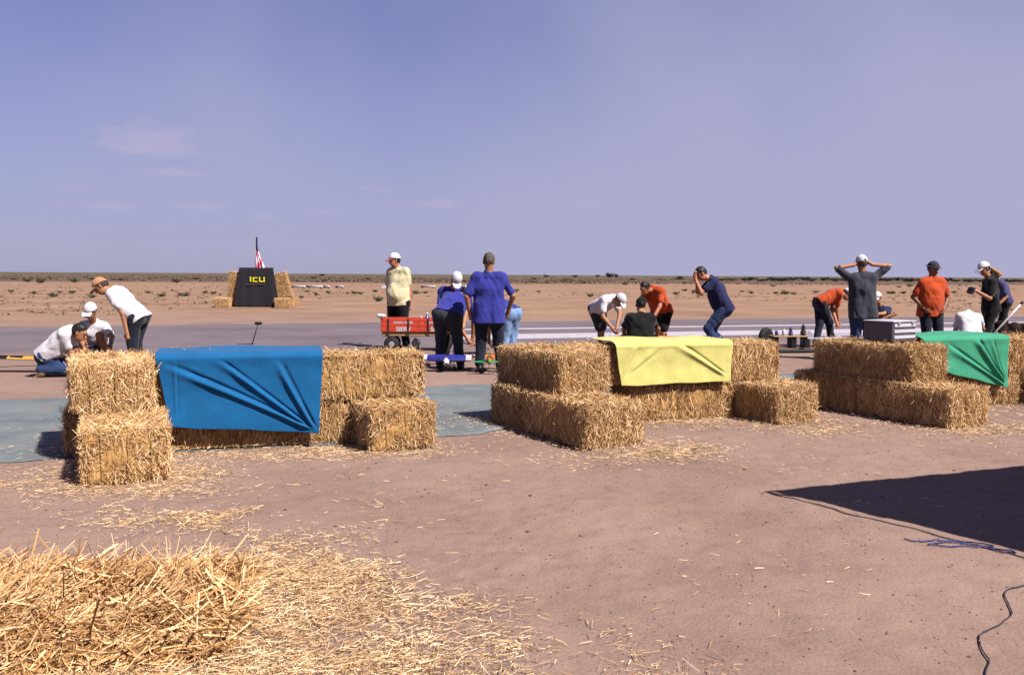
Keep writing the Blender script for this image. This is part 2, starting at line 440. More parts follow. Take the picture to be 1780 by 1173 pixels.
BW, BH, BL = 0.58, 0.375, 1.12
def core_mesh(seed):
    "rounded straw block with flake grooves and lumps"
    nx, ny, nz = 20, 44, 14
    V = []; Q = []
    def face(fn, na, nb, flip):
        b = sum(len(x) for x in V)
        a_, b_ = np.meshgrid(np.linspace(-1, 1, na+1), np.linspace(-1, 1, nb+1), indexing='ij')
        V.append(fn(a_, b_).reshape(-1, 3))
        i, j = np.meshgrid(np.arange(na), np.arange(nb), indexing='ij'); m = nb+1
        q = np.stack([i*m+j, (i+1)*m+j, (i+1)*m+j+1, i*m+j+1], -1).reshape(-1, 4)+b
        Q.append(q[:, ::-1] if flip else q)
    o = np.ones_like
    for s in (-1, 1):
        face(lambda a, b: np.stack([s*o(a), a, b], -1), ny, nz, s < 0)
        face(lambda a, b: np.stack([a, s*o(a), b], -1), nx, nz, s > 0)
        face(lambda a, b: np.stack([a, b, s*o(a)], -1), nx, ny, s < 0)
    C = np.concatenate(V); Q = np.concatenate(Q)
    half = np.array([BW/2-.018, BL/2-.018, BH/2-.012]); Pm = C*half
    rad = .05; inner = half-rad
    cl = np.clip(Pm, -inner, inner); d = Pm-cl; ln = np.linalg.norm(d, axis=1, keepdims=True)
    N = d/(ln+1e-9)
    Pm = cl+N*np.minimum(rad, ln+0)*1.0
    y = Pm[:, 1]
    groove = -np.exp(-((np.mod(y*1.0+.013*vnoise(Pm*np.array([6, 0, 6]), seed)+.03, .093)-.0465)/.010)**2)*.010*(np.abs(N[:, 1]) < .6)
    disp = .022*fbm(Pm*4, seed, 2)+.012*fbm(Pm*14, seed+3, 3)+.008*vnoise(Pm*np.array([30, 30, 9]), seed+9)+groove
    Pm = Pm+N*disp[:, None]
    Pm[:, 2] = np.maximum(Pm[:, 2], -BH/2+.014)+BH/2-.012
    return mesh_np('straw_block', Pm, Q, True, [straw_core])
def bale_strand_mesh(seed, n=12500):
    rng = np.random.default_rng(seed)
    half = np.array([BW/2-.008, BL/2-.008, BH/2-.008])
    areas = np.array([BL*BH, BL*BH, BW*BH*2.4, BW*BH*2.4, BW*BL*1.4, BW*BL*.02]); fi = rng.choice(6, n, p=areas/areas.sum())
    C = rng.uniform(-1, 1, (n, 3)); axs = np.array([0, 0, 1, 1, 2, 2])[fi]; sg = np.array([-1, 1, -1, 1, 1, -1])[fi]
    C[np.arange(n), axs] = sg
    N = np.zeros((n, 3)); N[np.arange(n), axs] = sg
    P = C*half*np.array([.985, .985, .985])+np.array([0, 0, BH/2])
    D = rng.normal(size=(n, 3))
    D[:, 2] += np.where(axs != 2, rng.choice([-1, 1], n)*1.5, 0)          # ends and sides: stalks stand upright
    D[:, 1] *= np.where(axs == 0, .45, 1)
    D -= (D*N).sum(1, keepdims=True)*N
    D += N*np.abs(rng.normal(.10, .22, (n, 1)))*np.where(axs == 1, .9, .45)[:, None]*np.linalg.norm(D, axis=1, keepdims=True)
    edge = (np.abs(C) > .9).sum(1) > 1
    D[edge] += rng.normal(0, .5, (edge.sum(), 3))
    D /= np.linalg.norm(D, axis=1, keepdims=True)
    L = .03+.12*rng.random(n)**1.4; L[edge] *= .65
    # keep stalks off the floor and from poking far out
    P = P-D*(L*.45)[:, None]+N*.008
    low = (P[:, 2]+np.minimum(D[:, 2], 0)*L) < .004
    P[low, 2] += .004-(P[low, 2]+np.minimum(D[low, 2], 0)*L[low])
    L2 = rng.uniform(.003, .0062, n)
    V, Q = strands(P, D, L, L2, rng, .3)
    V[:, 2] = np.maximum(V[:, 2], .003)
    return mesh_np('loose_straw', V, Q, False, [straw_strand])
def twine_mesh(x):
    mb = MB(); hx, hy, hz = BW/2+.012, BL/2+.014, BH+.012
    pts = []
    loop = [(-hy+.03, .006), (-hy, .05), (-hy, BH-.05), (-hy+.04, hz), (-.2, hz-.004), (.2, hz-.004), (hy-.04, hz), (hy, BH-.05), (hy, .05), (hy-.03, .006)]
    mb.tube([(x+.02*math.sin(9*a+31*x), a, b) for a, b in loop], .003, 5)
    return mb.mesh('twine', twine_mat)
CORES = [core_mesh(s) for s in (11, 42, 73)]; STR = [bale_strand_mesh(s) for s in (1, 2, 3, 4)]; TW = [twine_mesh(x) for x in (-.17, .0, .17)]
FOOT = []
def bale(label, P=None, th=0.0, z=0.0, center=None, group='straw bales of the booths', sc=(1, 1, 1), lean=None, k=[0]):
    i = k[0]; k[0] += 1
    c, s = math.cos(th), math.sin(th)
    if center is None:
        lx, ly = BW*sc[0]/2, BL*sc[1]/2
        cx, cy = P[0]+c*lx-s*ly, P[1]+s*lx+c*ly
    else: cx, cy = center
    vr = random.Random(i*7+3); sc = (sc[0]*vr.uniform(.97, 1.05), sc[1]*vr.uniform(.97, 1.03), sc[2]*vr.uniform(.985, 1.02))
    o = thing('straw_bale', label, 'straw bale', (cx, cy, z), th, group); o.scale = sc; o.rotation_euler = (R(vr.uniform(-.6, .6)), R(vr.uniform(-.9, .9)), th)
    flip = (1, 1, 1)
    a = link('straw_block', CORES[i % 3], o); b = link('loose_straw', STR[i % 4], o); tag(b, kind='stuff')
    if i % 2: a.rotation_euler = (0, 0, math.pi)
    if (i//2) % 2: b.rotation_euler = (0, 0, math.pi)
    for t in TW: link('twine', t, o)
    if lean is not None: o.rotation_euler = (R(90), R(lean), 0); o.location = (cx, cy, z)
    FOOT.append((cx, cy, th, BW*sc[0]/2, BL*sc[1]/2, z))
    return o
def corner(px, py, z=0.0): return gnd(px, py, z)
def place_wall(P_end, th, n, z, labels, fromright=True, sc=(1, 1, 1)):
    "row of n bales whose front face line passes through P_end (its right or left end) along direction th"
    d = np.array([math.cos(th), math.sin(th)]); nrm = np.array([-d[1], d[0]])
    out = []
    for k in range(n):
        off = (k+.5)*BL*1.005*sc[1]
        c = np.array(P_end[:2])+(-d if fromright else d)*off+nrm*BW/2*sc[0]
        out.append(bale(labels[k], th=th-math.pi/2, z=z, center=c, sc=sc))
    return out
# ---- booth with the blue cloth
T1 = R(23)
bale('lower straw bale at the front corner of the blue cloth booth, carrying another bale', corner(138, 846), T1, 0)
P = corner(124, 723, BH); bale('upper straw bale stacked beside the blue cloth, end toward the dirt', P, T1+R(2), BH)
W1 = R(17.4); q = corner(615, 769)
place_wall(q, W1, 2, 0, ['bottom straw bale under the hanging hem of the blue cloth', 'bottom straw bale behind the two stacked corner bales of the blue booth'])
q2 = corner(741, 690, BH)
place_wall(q2, W1, 2, BH, ['bare upper straw bale showing beside the blue cloth', 'upper straw bale mostly hidden under the blue cloth'])
bale('single straw bale jutting out from under the blue booth wall', corner(643, 787), R(25), 0)
# ---- booth with the yellow cloth
T2 = R(29)
P = corner(1022, 784); bale('lower straw bale jutting far forward from the yellow booth, long side shaded', P, T2, 0)
d2 = np.array([-math.sin(T2), math.cos(T2)])
bale('lower straw bale behind the jutting bale of the yellow booth', P[:2]+d2*(BL*1.01)+np.array([-.02, -.01]), T2, 0, sc=(1, .5, 1))
bale('upper straw bale set end on beside the yellow cloth, long side shaded', corner(972, 688, BH), T2+R(2), BH)
W2 = R(19); q = corner(1274, 727)
place_wall(q, W2, 1, 0, ['bottom straw bale under the hem of the yellow cloth'])
q2 = corner(1356, 660, BH)
place_wall(q2, W2, 2, BH, ['bare upper straw bale lying lengthwise beside the yellow cloth', 'upper straw bale covered by the yellow cloth'])
bale('lone low straw bale jutting out from the end of the yellow booth', corner(1352, 740), R(30), 0)
# ---- booth with the green cloth
T3 = R(29)
P = corner(1653, 747); bale('lower dark sided straw bale jutting forward at the green booth', P, T3, 0)
d3 = np.array([-math.sin(T3), math.cos(T3)])
bale('lower straw bale behind the jutting bale of the green booth', P[:2]+d3*(BL*1.01)+np.array([-.02, 0]), T3, 0, sc=(1, .75, 1))
bale('upper dark sided straw bale carrying the ribbed silver case', corner(1588, 668, BH), T3+R(3), BH, sc=(1, 1.12, 1))
W3 = R(19); q = corner(1772, 702)
place_wall(q, W3, 1, 0, ['bottom straw bale below the corner of the green cloth'])
q3 = np.array(q[:2])+np.array([math.cos(W3), math.sin(W3)])*1.02
place_wall(q3, W3, 2, BH, ['upper straw bale showing beyond the edge of the green cloth', 'upper straw bale lying under the green cloth'])
bale('straw bale jutting out at the far end of the green booth', np.array(q[:2])+np.array([.36, -.45]), R(28), 0)

# ================================================================ CLOTHS
def cloth(label, wallpt, wth, zt, px4, folds, mat, name, over=.5, edge_wob=.007):
    "px4: TL,TR,BL,BR pixels in the wall's front plane; the sheet runs back over the top of the bale"
    d = np.array([math.cos(wth), math.sin(wth), 0]); nrm = np.array([-d[1], d[0], 0])     # nrm points back
    w0 = np.array([wallpt[0], wallpt[1], 0])
    def hit(px, py):
        r = ray(px, py); o = np.array([0, 0, CAM_H]); off = w0-nrm*.072
        t = (off-o)@nrm/(r@nrm); q = o+r*t; return (q-w0)@d, q[2]
    (uTL, _), (uTR, _), (uBL, zBL), (uBR, zBR) = [hit(*p) for p in px4]
    nu, nh, nt, rr = 150, 110, 40, .055
    G = np.zeros((nt+nh+1, nu+1, 3)); uu = np.linspace(0, 1, nu+1)
    span = abs(uBR-uBL)
    for i in range(nt+nh+1):
        if i < nt:                      # on top, from back to front
            t = i/nt; s = over*(1-t); z = zt+.058+0*uu; back = s+rr*.6
            u = uTL+(uTR-uTL)*uu
            hang = np.zeros_like(uu); r = np.full_like(uu, 9.)
            b = back+0*uu
            z = z+.010*vnoise(np.stack([u*4, b*4], -1), 3)-.004*sstep(.75, 1, t)*0
            out = 0*uu
        else:
            t = (i-nt)/nh; 
            u = (uTL+(uBL-uTL)*t)+((uTR+(uBR-uTR)*t)-(uTL+(uBL-uTL)*t))*uu
            zb = zBL+(zBR-zBL)*uu + edge_wob*vnoise(np.stack([uu*6, uu*0], -1), 9)
            z = (zt+.058)+(zb-zt-.058)*t
            z = np.where(t < .12, z-0, z)
            # round over the edge
            b = np.where(zt+.058-z < rr, rr*.6-(rr*.6+.072)*np.sin(np.clip((zt+.058-z)/rr, 0, 1)*math.pi/2), -.072)
            zz = np.where(zt+.058-z < rr, zt+.058-rr*(1-np.cos(np.clip((zt+.058-z)/rr, 0, 1)*math.pi/2)), z)
            z = zz
            out = np.zeros_like(uu); fade = sstep(0.03, .22, t)
            for (cu, cz, angd, wd, amp, curve, r0, r1) in folds:   # crease running from a pinned corner
                Cx, Cz = uBL+(uBR-uBL)*cu, zBL+(zBR-zBL)*cu+(zt-(zBL+(zBR-zBL)*cu))*cz
                dx, dz = u-Cx, z-Cz
                a0 = R(angd); ex, ez = math.cos(a0), math.sin(a0)
                al = dx*ex+dz*ez; pe = -dx*ez+dz*ex - curve*al*al
                m = sstep(r0, r0+.12, al)*(1-sstep(r1*.6, r1, al))
                w = wd*(.20+al*.34)
                ww = np.clip(np.abs(pe)/np.maximum(w, 1e-3), 0, 3)
                out += amp*m*(np.exp(-(pe/np.maximum(w, 1e-3)-.8)**2*1.6)-1.0*np.exp(-(pe/np.maximum(w*.6, 1e-3))**2*2.0))
            out = (out + .010*fbm(np.stack([u*1.6, z*1.6], -1), 13, 2) + .003*vnoise(np.stack([u*9, z*9], -1), 4))*fade
            out = np.maximum(out, -.02) + .02*sstep(.5, 1, t)
            b = b-out
        G[i] = w0+u[:, None]*d+b[:, None]*nrm+np.stack([0*z, 0*z, z], -1)
    n = nu+1; a, b_ = np.meshgrid(np.arange(nt+nh), np.arange(nu), indexing='ij')
    Q = np.stack([a*n+b_, (a+1)*n+b_, (a+1)*n+b_+1, a*n+b_+1], -1).reshape(-1, 4)
    o = link(name, mesh_np(name, G.reshape(-1, 3), Q, True, [mat]))
    sm = o.modifiers.new('thick', 'SOLIDIFY'); sm.thickness = .004; sm.offset = 0
    return tag(o, label, 'cloth', 'cloths draped over the bale walls')
q1w = corner(741, 690, BH)
cloth('bright blue cloth draped over a straw bale wall with deep diagonal folds', q1w, W1, 2*BH, [(268, 612), (562, 604), (296, 742), (554, 751)],
      [(1.0, .02, 151, .075, .034, .03, .05, 1.45), (1.0, .0, 140, .07, .030, .02, .05, 1.15), (1.0, .0, 118, .10, .038, -.04, .02, .75), (.62, .55, 140, .07, .016, .0, .0, .45),
       (.05, .1, 90, .06, .009, .0, .0, .6)], cloth_mat('blue cloth', rgb('0a5384'), bump=.12), 'blue_cloth')
q2w = corner(1356, 660, BH)
cloth('pale yellow cloth draped over a straw bale wall', q2w, W2, 2*BH, [(1070, 592), (1276, 586), (1079, 671), (1268, 661)],
      [(1.0, .1, 146, .11, .026, .05, .03, .8), (0, .0, 62, .16, .014, 0, .05, .6), (.0, .1, 35, .14, .010, 0, .1, .6)],
      cloth_mat('yellow cloth', rgb('bcb56c'), bump=.12), 'yellow_cloth')
cloth('green cloth draped over a straw bale wall with fan shaped folds', q3, W3, 2*BH, [(1600, 592), (1756, 580), (1640, 646), (1750, 673)],
      [(1.0, .02, 148, .10, .03, .03, .03, 1.1), (1.0, .02, 128, .12, .042, .0, .03, .9), (1.0, .02, 112, .10, .02, 0, .03, .7)],
      cloth_mat('green cloth', rgb('34886a'), bump=.12), 'green_cloth')

# ================================================================ LOOSE STRAW ON THE GROUND
rng = np.random.default_rng(5)
HE = []                                           # straw heap: a burst bale near the camera
HC = np.array([-1.98, 3.72]); 
def heap_h(P):
    x, y = P[..., 0]-HC[0], P[..., 1]-HC[1]
    c, s = math.cos(R(-12)), math.sin(R(-12)); a = c*x-s*y; b = s*x+c*y
    e = np.clip(1-(np.abs(a)/np.where(a > 0, .88, 1.1))**3.2, 0, 1)*np.clip(1-(np.abs(b)/.62)**2.2, 0, 1)
    slope = .18-.11*sstep(-.6, .75, a)
    return e**.6*slope*(1+.5*fbm(P*3.6, 77, 3))
gx, gy = np.meshgrid(np.linspace(-1.25, 1.25, 110)+HC[0], np.linspace(-.85, .85, 80)+HC[1], indexing='ij')
GPh = np.stack([gx, gy], -1); hz = heap_h(GPh)+.02*fbm(GPh*11, 3, 3)*(heap_h(GPh) > .02)
V = np.concatenate([GPh, (hz-.02+ground_z(GPh))[..., None]], -1).reshape(-1, 3)
i, j = np.meshgrid(np.arange(109), np.arange(79), indexing='ij')
Q = np.stack([i*80+j, (i+1)*80+j, (i+1)*80+j+1, i*80+j+1], -1).reshape(-1, 4)
keep = (hz.reshape(-1)[Q] > .006).any(1); Q = Q[keep]
heap = thing('straw_heap', 'burst straw bale lying as a loose heap on the dirt with stalks sticking up', 'straw heap', (0, 0, 0))
hm = link('packed_straw', mesh_np('packed_straw', V, Q, True, [straw_core]), heap)
n = 19000
P2 = np.stack([rng.uniform(-1.1, 1.1, n)+HC[0], rng.uniform(-.72, .72, n)+HC[1]], -1)
h = heap_h(P2); ok = h > .015; P2, h = P2[ok], h[ok]; n = len(P2)
e = .03
gxn = (heap_h(P2+[e, 0])-heap_h(P2-[e, 0]))/(2*e); gyn = (heap_h(P2+[0, e])-heap_h(P2-[0, e]))/(2*e)
N = np.stack([-gxn, -gyn, np.ones(n)], -1); N /= np.linalg.norm(N, axis=1, keepdims=True)
flow = fbm(P2*2.3, 91, 2)*2.6                     # stalks lie in combed tufts
D = np.stack([np.cos(flow), np.sin(flow), .25*rng.normal(size=n)], -1)+rng.normal(0, .9, (n, 3))
D -= (D*N).sum(1, keepdims=True)*N; D /= np.linalg.norm(D, axis=1, keepdims=True)
lift = np.abs(rng.normal(0, .28, n)); up = rng.random(n) < .05; lift[up] += rng.uniform(.15, .6, up.sum())
D += N*lift[:, None]; D /= np.linalg.norm(D, axis=1, keepdims=True)
D[:, 2] = np.clip(D[:, 2], -.45, np.where(up, .62, .30)); D /= np.linalg.norm(D, axis=1, keepdims=True)
L = .04+.2*rng.random(n)**1.5; L[up] *= .6
P3 = np.concatenate([P2, (h+ground_z(P2)+rng.uniform(-.02, .02, n))[:, None]], -1)-D*(L*.35)[:, None]*(~up)[:, None]
V, Q = strands(P3, D, L, rng.uniform(.003, .0065, n)*(1+1.3*(rng.random(n) < .22)), rng, .45, 3)
V[:, 2] = np.maximum(V[:, 2], .002)
heap_mat = straw_mat('weathered straw stalks', rgb('84592e'), rgb('b88c58'), rgb('d8b48a'))
hs = link('loose_straw', mesh_np('loose_straw', V, Q, False, [heap_mat]), heap); tag(hs, kind='stuff')

# scattered straw: dense near the heap, thin over the dirt, littered round the bales
pts = []; 
n = 480000; C = np.stack([rng.uniform(-3.6, .9, n), rng.uniform(2.3, 6.2, n)], -1)
cl = fbm(C*1.7, 55, 4); dx = np.maximum(np.abs(C[:, 0]-HC[0]-.1)-.95, 0); dy = np.maximum(np.abs(C[:, 1]-HC[1])-.55, 0)
dd = np.hypot(dx*.8, dy*1.25)
front = sstep(4.4, 3.0, C[:, 1])*sstep(.2, -.5, C[:, 0])*1.1
pr = np.clip(np.exp(-dd/.45)*.85+front*.5+cl*.6-.14, 0, 1)*sstep(1.0, -.55, C[:, 0]-(.35-(C[:, 1]-2.9)*.72))
pts.append(C[rng.random(n) < pr*.62])
n = 300000; C = np.stack([rng.uniform(-5.5, 7.5, n), rng.uniform(5.4, 10.8, n)], -1)
dm = np.full(n, 9.)
for (cx, cy, th, hx, hy, z0) in FOOT:
    if z0 > .01: continue
    x, y = C[:, 0]-cx, C[:, 1]-cy; c_, s_ = math.cos(th), math.sin(th)
    a, b = np.abs(c_*x+s_*y)-hx, np.abs(-s_*x+c_*y)-hy
    dm = np.minimum(dm, np.where((a < 0) & (b < 0), 9., np.hypot(np.maximum(a, 0), np.maximum(b, 0))))
cl = fbm(C*1.3, 56, 3)
pr = np.clip(np.exp(-dm/.13)*(.8+.6*cl)+np.clip(cl+.15, 0, 1)*np.exp(-dm/.45)*.3, 0, 1)*(vcoord(C) < SH_F)
pts.append(C[rng.random(n) < pr])
n = 60000; C = np.stack([rng.uniform(-4.5, 6, n), rng.uniform(2.6, 9.0, n)], -1)
cl = fbm(C*.9, 57, 4); pr = np.clip(cl*.5+.03, .012, 1)*.16
pts.append(C[rng.random(n) < pr])
for (fx, fy, sx_, sy_, nn_) in ((325, 822, 42, 12, 1500), (240, 852, 80, 8, 1500), (450, 792, 90, 6, 1500), (700, 788, 50, 5, 800), (1180, 786, 42, 9, 1500), (1110, 790, 50, 6, 900), (1430, 748, 40, 6, 1300), (1205, 738, 60, 5, 1200),
        (1740, 745, 40, 6, 900), (560, 782, 50, 6, 900), (1700, 752, 40, 4, 600), (230, 905, 60, 14, 700), (420, 985, 110, 22, 1800), (620, 1075, 120, 22, 2200), (800, 1055, 45, 12, 350), (690, 1130, 90, 22, 1500), (880, 1135, 60, 20, 250), (560, 940, 60, 10, 120)):
    pts.append(np.array([gnd(x_, min(max(y_, 700), 1250))[:2] for x_, y_ in zip(rng.normal(fx, sx_, nn_), rng.normal(fy, sy_, nn_))]))
C = np.concatenate(pts); n = len(C)
th = rng.uniform(0, 2*math.pi, n); D = np.stack([np.cos(th), np.sin(th), rng.normal(.03, .07, n)], -1); D /= np.linalg.norm(D, axis=1, keepdims=True)
nd = len(pts[0]); L = .010+.06*rng.random(n)**2.2; L[:nd] = .010+.085*rng.random(nd)**2.6
P3 = np.concatenate([C, (ground_z(C)+.009+np.abs(rng.normal(0, .006, n)))[:, None]], -1)
onsheet = (vcoord(C) > np.interp(ucoord(C), NU, NV)-.03); P3[onsheet, 2] = .026+np.maximum(ground_z(C[onsheet]), 0)
V, Q = strands(P3, D, L, np.where(np.arange(n) < nd, rng.uniform(.0015, .0042, n), rng.uniform(.0018, .0038, n)), rng, .25, 2)
gzv = ground_z(V[:, :2]); V[:, 2] = np.maximum(V[:, 2], gzv+.007)
ls = link('loose_straw_litter', mesh_np('loose_straw_litter', V, Q, False, [straw_ground]))
tag(ls, 'loose straw stalks littered over the dirt and around the bales', 'straw', kind='stuff')
# small stones and dirt clods
n = 4500; C = np.stack([rng.uniform(-5, 5.5, n), 2.4+rng.random(n)**1.6*7], -1)
oc = np.array([(1, 0, 0), (-1, 0, 0), (0, 1, 0), (0, -1, 0), (0, 0, 1), (0, 0, -1)], float)
of = np.array([(0, 2, 4), (2, 1, 4), (1, 3, 4), (3, 0, 4), (2, 0, 5), (1, 2, 5), (3, 1, 5), (0, 3, 5)])
sz = rng.uniform(.0025, .008, n)*(1+(rng.random(n) < .04)*1.2)
V = (oc[None]*rng.uniform(.6, 1.3, (n, 6, 1)))*sz[:, None, None]*np.array([1, 1, .6])
V = V+np.concatenate([C, (ground_z(C)+.001)[:, None]], -1)[:, None, :]
Q = (np.arange(n)[:, None, None]*6+of[None]).reshape(-1, 3)
pb = link('dirt_clods', mesh_np('dirt_clods', V.reshape(-1, 3), Q, True, [simple('dirt clods', rgb('665248'), .95, .1, .3)]))
tag(pb, 'small dirt clods and pebbles scattered on the packed dirt', 'pebbles', kind='stuff')
# ================================================================ PEOPLE
def nrm3(v): v = np.asarray(v, float); return v/(np.linalg.norm(v)+1e-9)
class SDF:
    def __init__(s, lo, hi, h):
        s.h = h; s.lo = np.array(lo)-3*h; n = np.ceil((np.array(hi)+3*h-s.lo)/h).astype(int)+1
        s.ax = [s.lo[i]+h*np.arange(n[i]) for i in range(3)]; s.F = np.full(n, 9.0, np.float32)
    def blk(s, lo, hi):
        sl = []
        for i in range(3):
            a = int(max(0, math.floor((lo[i]-s.lo[i])/s.h))); b = int(min(s.F.shape[i], math.ceil((hi[i]-s.lo[i])/s.h)+1))
            if b <= a: return None, None
            sl.append(slice(a, b))
        X = np.stack(np.meshgrid(*[s.ax[i][sl[i]] for i in range(3)], indexing='ij'), -1)
        return tuple(sl), X
    def smin(s, sl, d, k):
        a = s.F[sl]
        if k <= 0: s.F[sl] = np.minimum(a, d); return
        h = np.clip(.5+.5*(d-a)/k, 0, 1); s.F[sl] = d*(1-h)+a*h-k*h*(1-h)
    def cap(s, a, b, ra, rb, k=.03):
        a, b = np.array(a, float), np.array(b, float); r = max(ra, rb)+k+.03
        sl, X = s.blk(np.minimum(a, b)-r, np.maximum(a, b)+r)
        if sl is None: return s
        ab = b-a; t = np.clip(((X-a)@ab)/(ab@ab+1e-9), 0, 1)
        s.smin(sl, np.linalg.norm(X-a-t[..., None]*ab, axis=-1)-(ra+(rb-ra)*t), k); return s
    def ell(s, c, r, B, k=.02):
        c = np.array(c, float); r = np.array(r, float); m = r.max()+k+.03
        sl, X = s.blk(c-m, c+m)
        if sl is None: return s
        q = (X-c)@np.array(B).T; k0 = np.linalg.norm(q/r, axis=-1); k1 = np.linalg.norm(q/(r*r), axis=-1)+1e-9
        s.smin(sl, k0*(k0-1)/k1, k); return s
    def cut(s, p, n):
        X = np.stack(np.meshgrid(*s.ax, indexing='ij'), -1); s.F = np.maximum(s.F, ((X-np.array(p))@np.array(n)).astype(np.float32)); return s
    def wrinkle(s, amp, freq, seed):
        rg = np.random.default_rng(seed); m = np.abs(s.F) < 4*s.h; I = np.argwhere(m); P = s.lo+I*s.h; w = 0
        for k in range(5):
            d = rg.normal(size=3); d[2] *= .45; e = rg.normal(size=3); g = rg.normal(size=3)
            w = w+np.sin(P@d*freq*(.5+.35*k)+rg.uniform(0, 6)+2.2*np.sin(P@e*freq*.45+k))*(.5+.5*np.sin(P@g*freq*.5+k*2))/(1+.3*k)
        s.F[m] += (amp*.5*w).astype(np.float32); return s
    def mesh(s):
        F = s.F; S = F < 0
        C = S[:-1, :-1, :-1]; al = C.copy(); an = C.copy(); offs = [(i, j, k) for i in (0, 1) for j in (0, 1) for k in (0, 1)]
        nx, ny, nz = C.shape
        for i, j, k in offs[1:]:
            c = S[i:i+nx, j:j+ny, k:k+nz]; al = al & c; an = an | c
        act = an & ~al; I = np.argwhere(act); idx = np.full(act.shape, -1, np.int64); idx[act] = np.arange(len(I))
        vals = {o: F[I[:, 0]+o[0], I[:, 1]+o[1], I[:, 2]+o[2]] for o in offs}
        acc = np.zeros((len(I), 3)); cnt = np.zeros(len(I))
        for a in offs:
            for ax in range(3):
                if a[ax]: continue
                b = list(a); b[ax] = 1; b = tuple(b); va, vb = vals[a], vals[b]; cr = (va < 0) != (vb < 0)
                t = np.where(cr, va/np.where(cr, va-vb, 1), 0); p = np.tile(np.array(a, float), (len(I), 1)); p[:, ax] += t
                acc[cr] += p[cr]; cnt += cr
        V = s.lo+(I+acc/np.maximum(cnt, 1)[:, None])*s.h
        Q = []
        for ax in range(3):
            u, w = [(1, 2), (2, 0), (0, 1)][ax]
            A = np.take(S, range(0, S.shape[ax]-1), ax); B = np.take(S, range(1, S.shape[ax]), ax)
            E = np.argwhere(A != B)
            E = E[(E[:, u] > 0) & (E[:, w] > 0) & (E[:, u] < act.shape[u]) & (E[:, w] < act.shape[w])]
            if not len(E): continue
            def g(du, dw):
                e = E.copy(); e[:, u] -= du; e[:, w] -= dw; return idx[e[:, 0], e[:, 1], e[:, 2]]
            q = np.stack([g(1, 1), g(0, 1), g(0, 0), g(1, 0)], -1); inside = S[E[:, 0], E[:, 1], E[:, 2]]
            q[~inside] = q[~inside][:, ::-1]; Q.append(q)
        Q = np.concatenate(Q); return V, Q[(Q >= 0).all(1)]

SKINS = [simple('tanned skin', rgb('9c6a4c'), .6, .35, .1, 9), simple('sunburnt skin', rgb('a4684c'), .6, .35, .1, 9), simple('dark tanned skin', rgb('7a4d36'), .6, .35, .1, 9)]
EYE = simple('eye', rgb('2a1c18'), .4, .5)
def fabric(name, h, var=.1): return cloth_mat(name, rgb(h), var)
F_ = dict(white=fabric('white cotton', 'c4bfc6'), cream=fabric('pale yellow cotton', 'bfb594'), blue=fabric('royal blue shirt cloth', '2c2f80'), navy=fabric('navy cotton', '1d2046'),
          orange=fabric('orange cotton', 'a8401a'), black=fabric('black cloth', '0d0b0d'), dkgrey=fabric('dark grey cotton', '33343f'), charcoal=fabric('charcoal trouser cloth', '2f2f36'),
          jeans=fabric('blue denim', '26355a', .18), dkjeans=fabric('dark navy denim', '191c2c', .18), ltjeans=fabric('faded light blue denim', '6b85ad', .15), violet=fabric('dull violet blue cotton', '3a3a62'),
          tan=fabric('tan cap cloth', 'a87c5c'), red=fabric('red cap cloth', 'a03038'), yellow=fabric('yellow cotton', 'c8ac3c'))
HAIRS = dict(brown=simple('brown hair', rgb('32231b'), .7, .3, .3, 60), grey=simple('grey brown hair', rgb('4a3f3a'), .7, .3, .3, 60), black=simple('black hair', rgb('120d0c'), .6, .3, .3, 60))
SHOES = dict(white=simple('white shoe leather', rgb('b8aea8'), .6), tan=simple('tan shoe leather', rgb('7a634a'), .7), black=simple('black shoe leather', rgb('181516'), .5))

def ik(a, c, l1, l2, pole, straight=False):
    a, c = np.array(a), np.array(c); d = c-a; L = np.linalg.norm(d)
    if straight and L > .7*(l1+l2): k = L/((l1+l2)*.994); l1 *= k; l2 *= k
    elif L > (l1+l2)*.985: k = L/((l1+l2)*.985); l1 *= k; l2 *= k
    e = d/(L+1e-9); x = (l1*l1-l2*l2+L*L)/(2*L+1e-9); h = math.sqrt(max(l1*l1-x*x, 0))
    pl = np.array(pole, float); pl = pl-(pl@e)*e; return a+e*x+h*nrm3(pl)

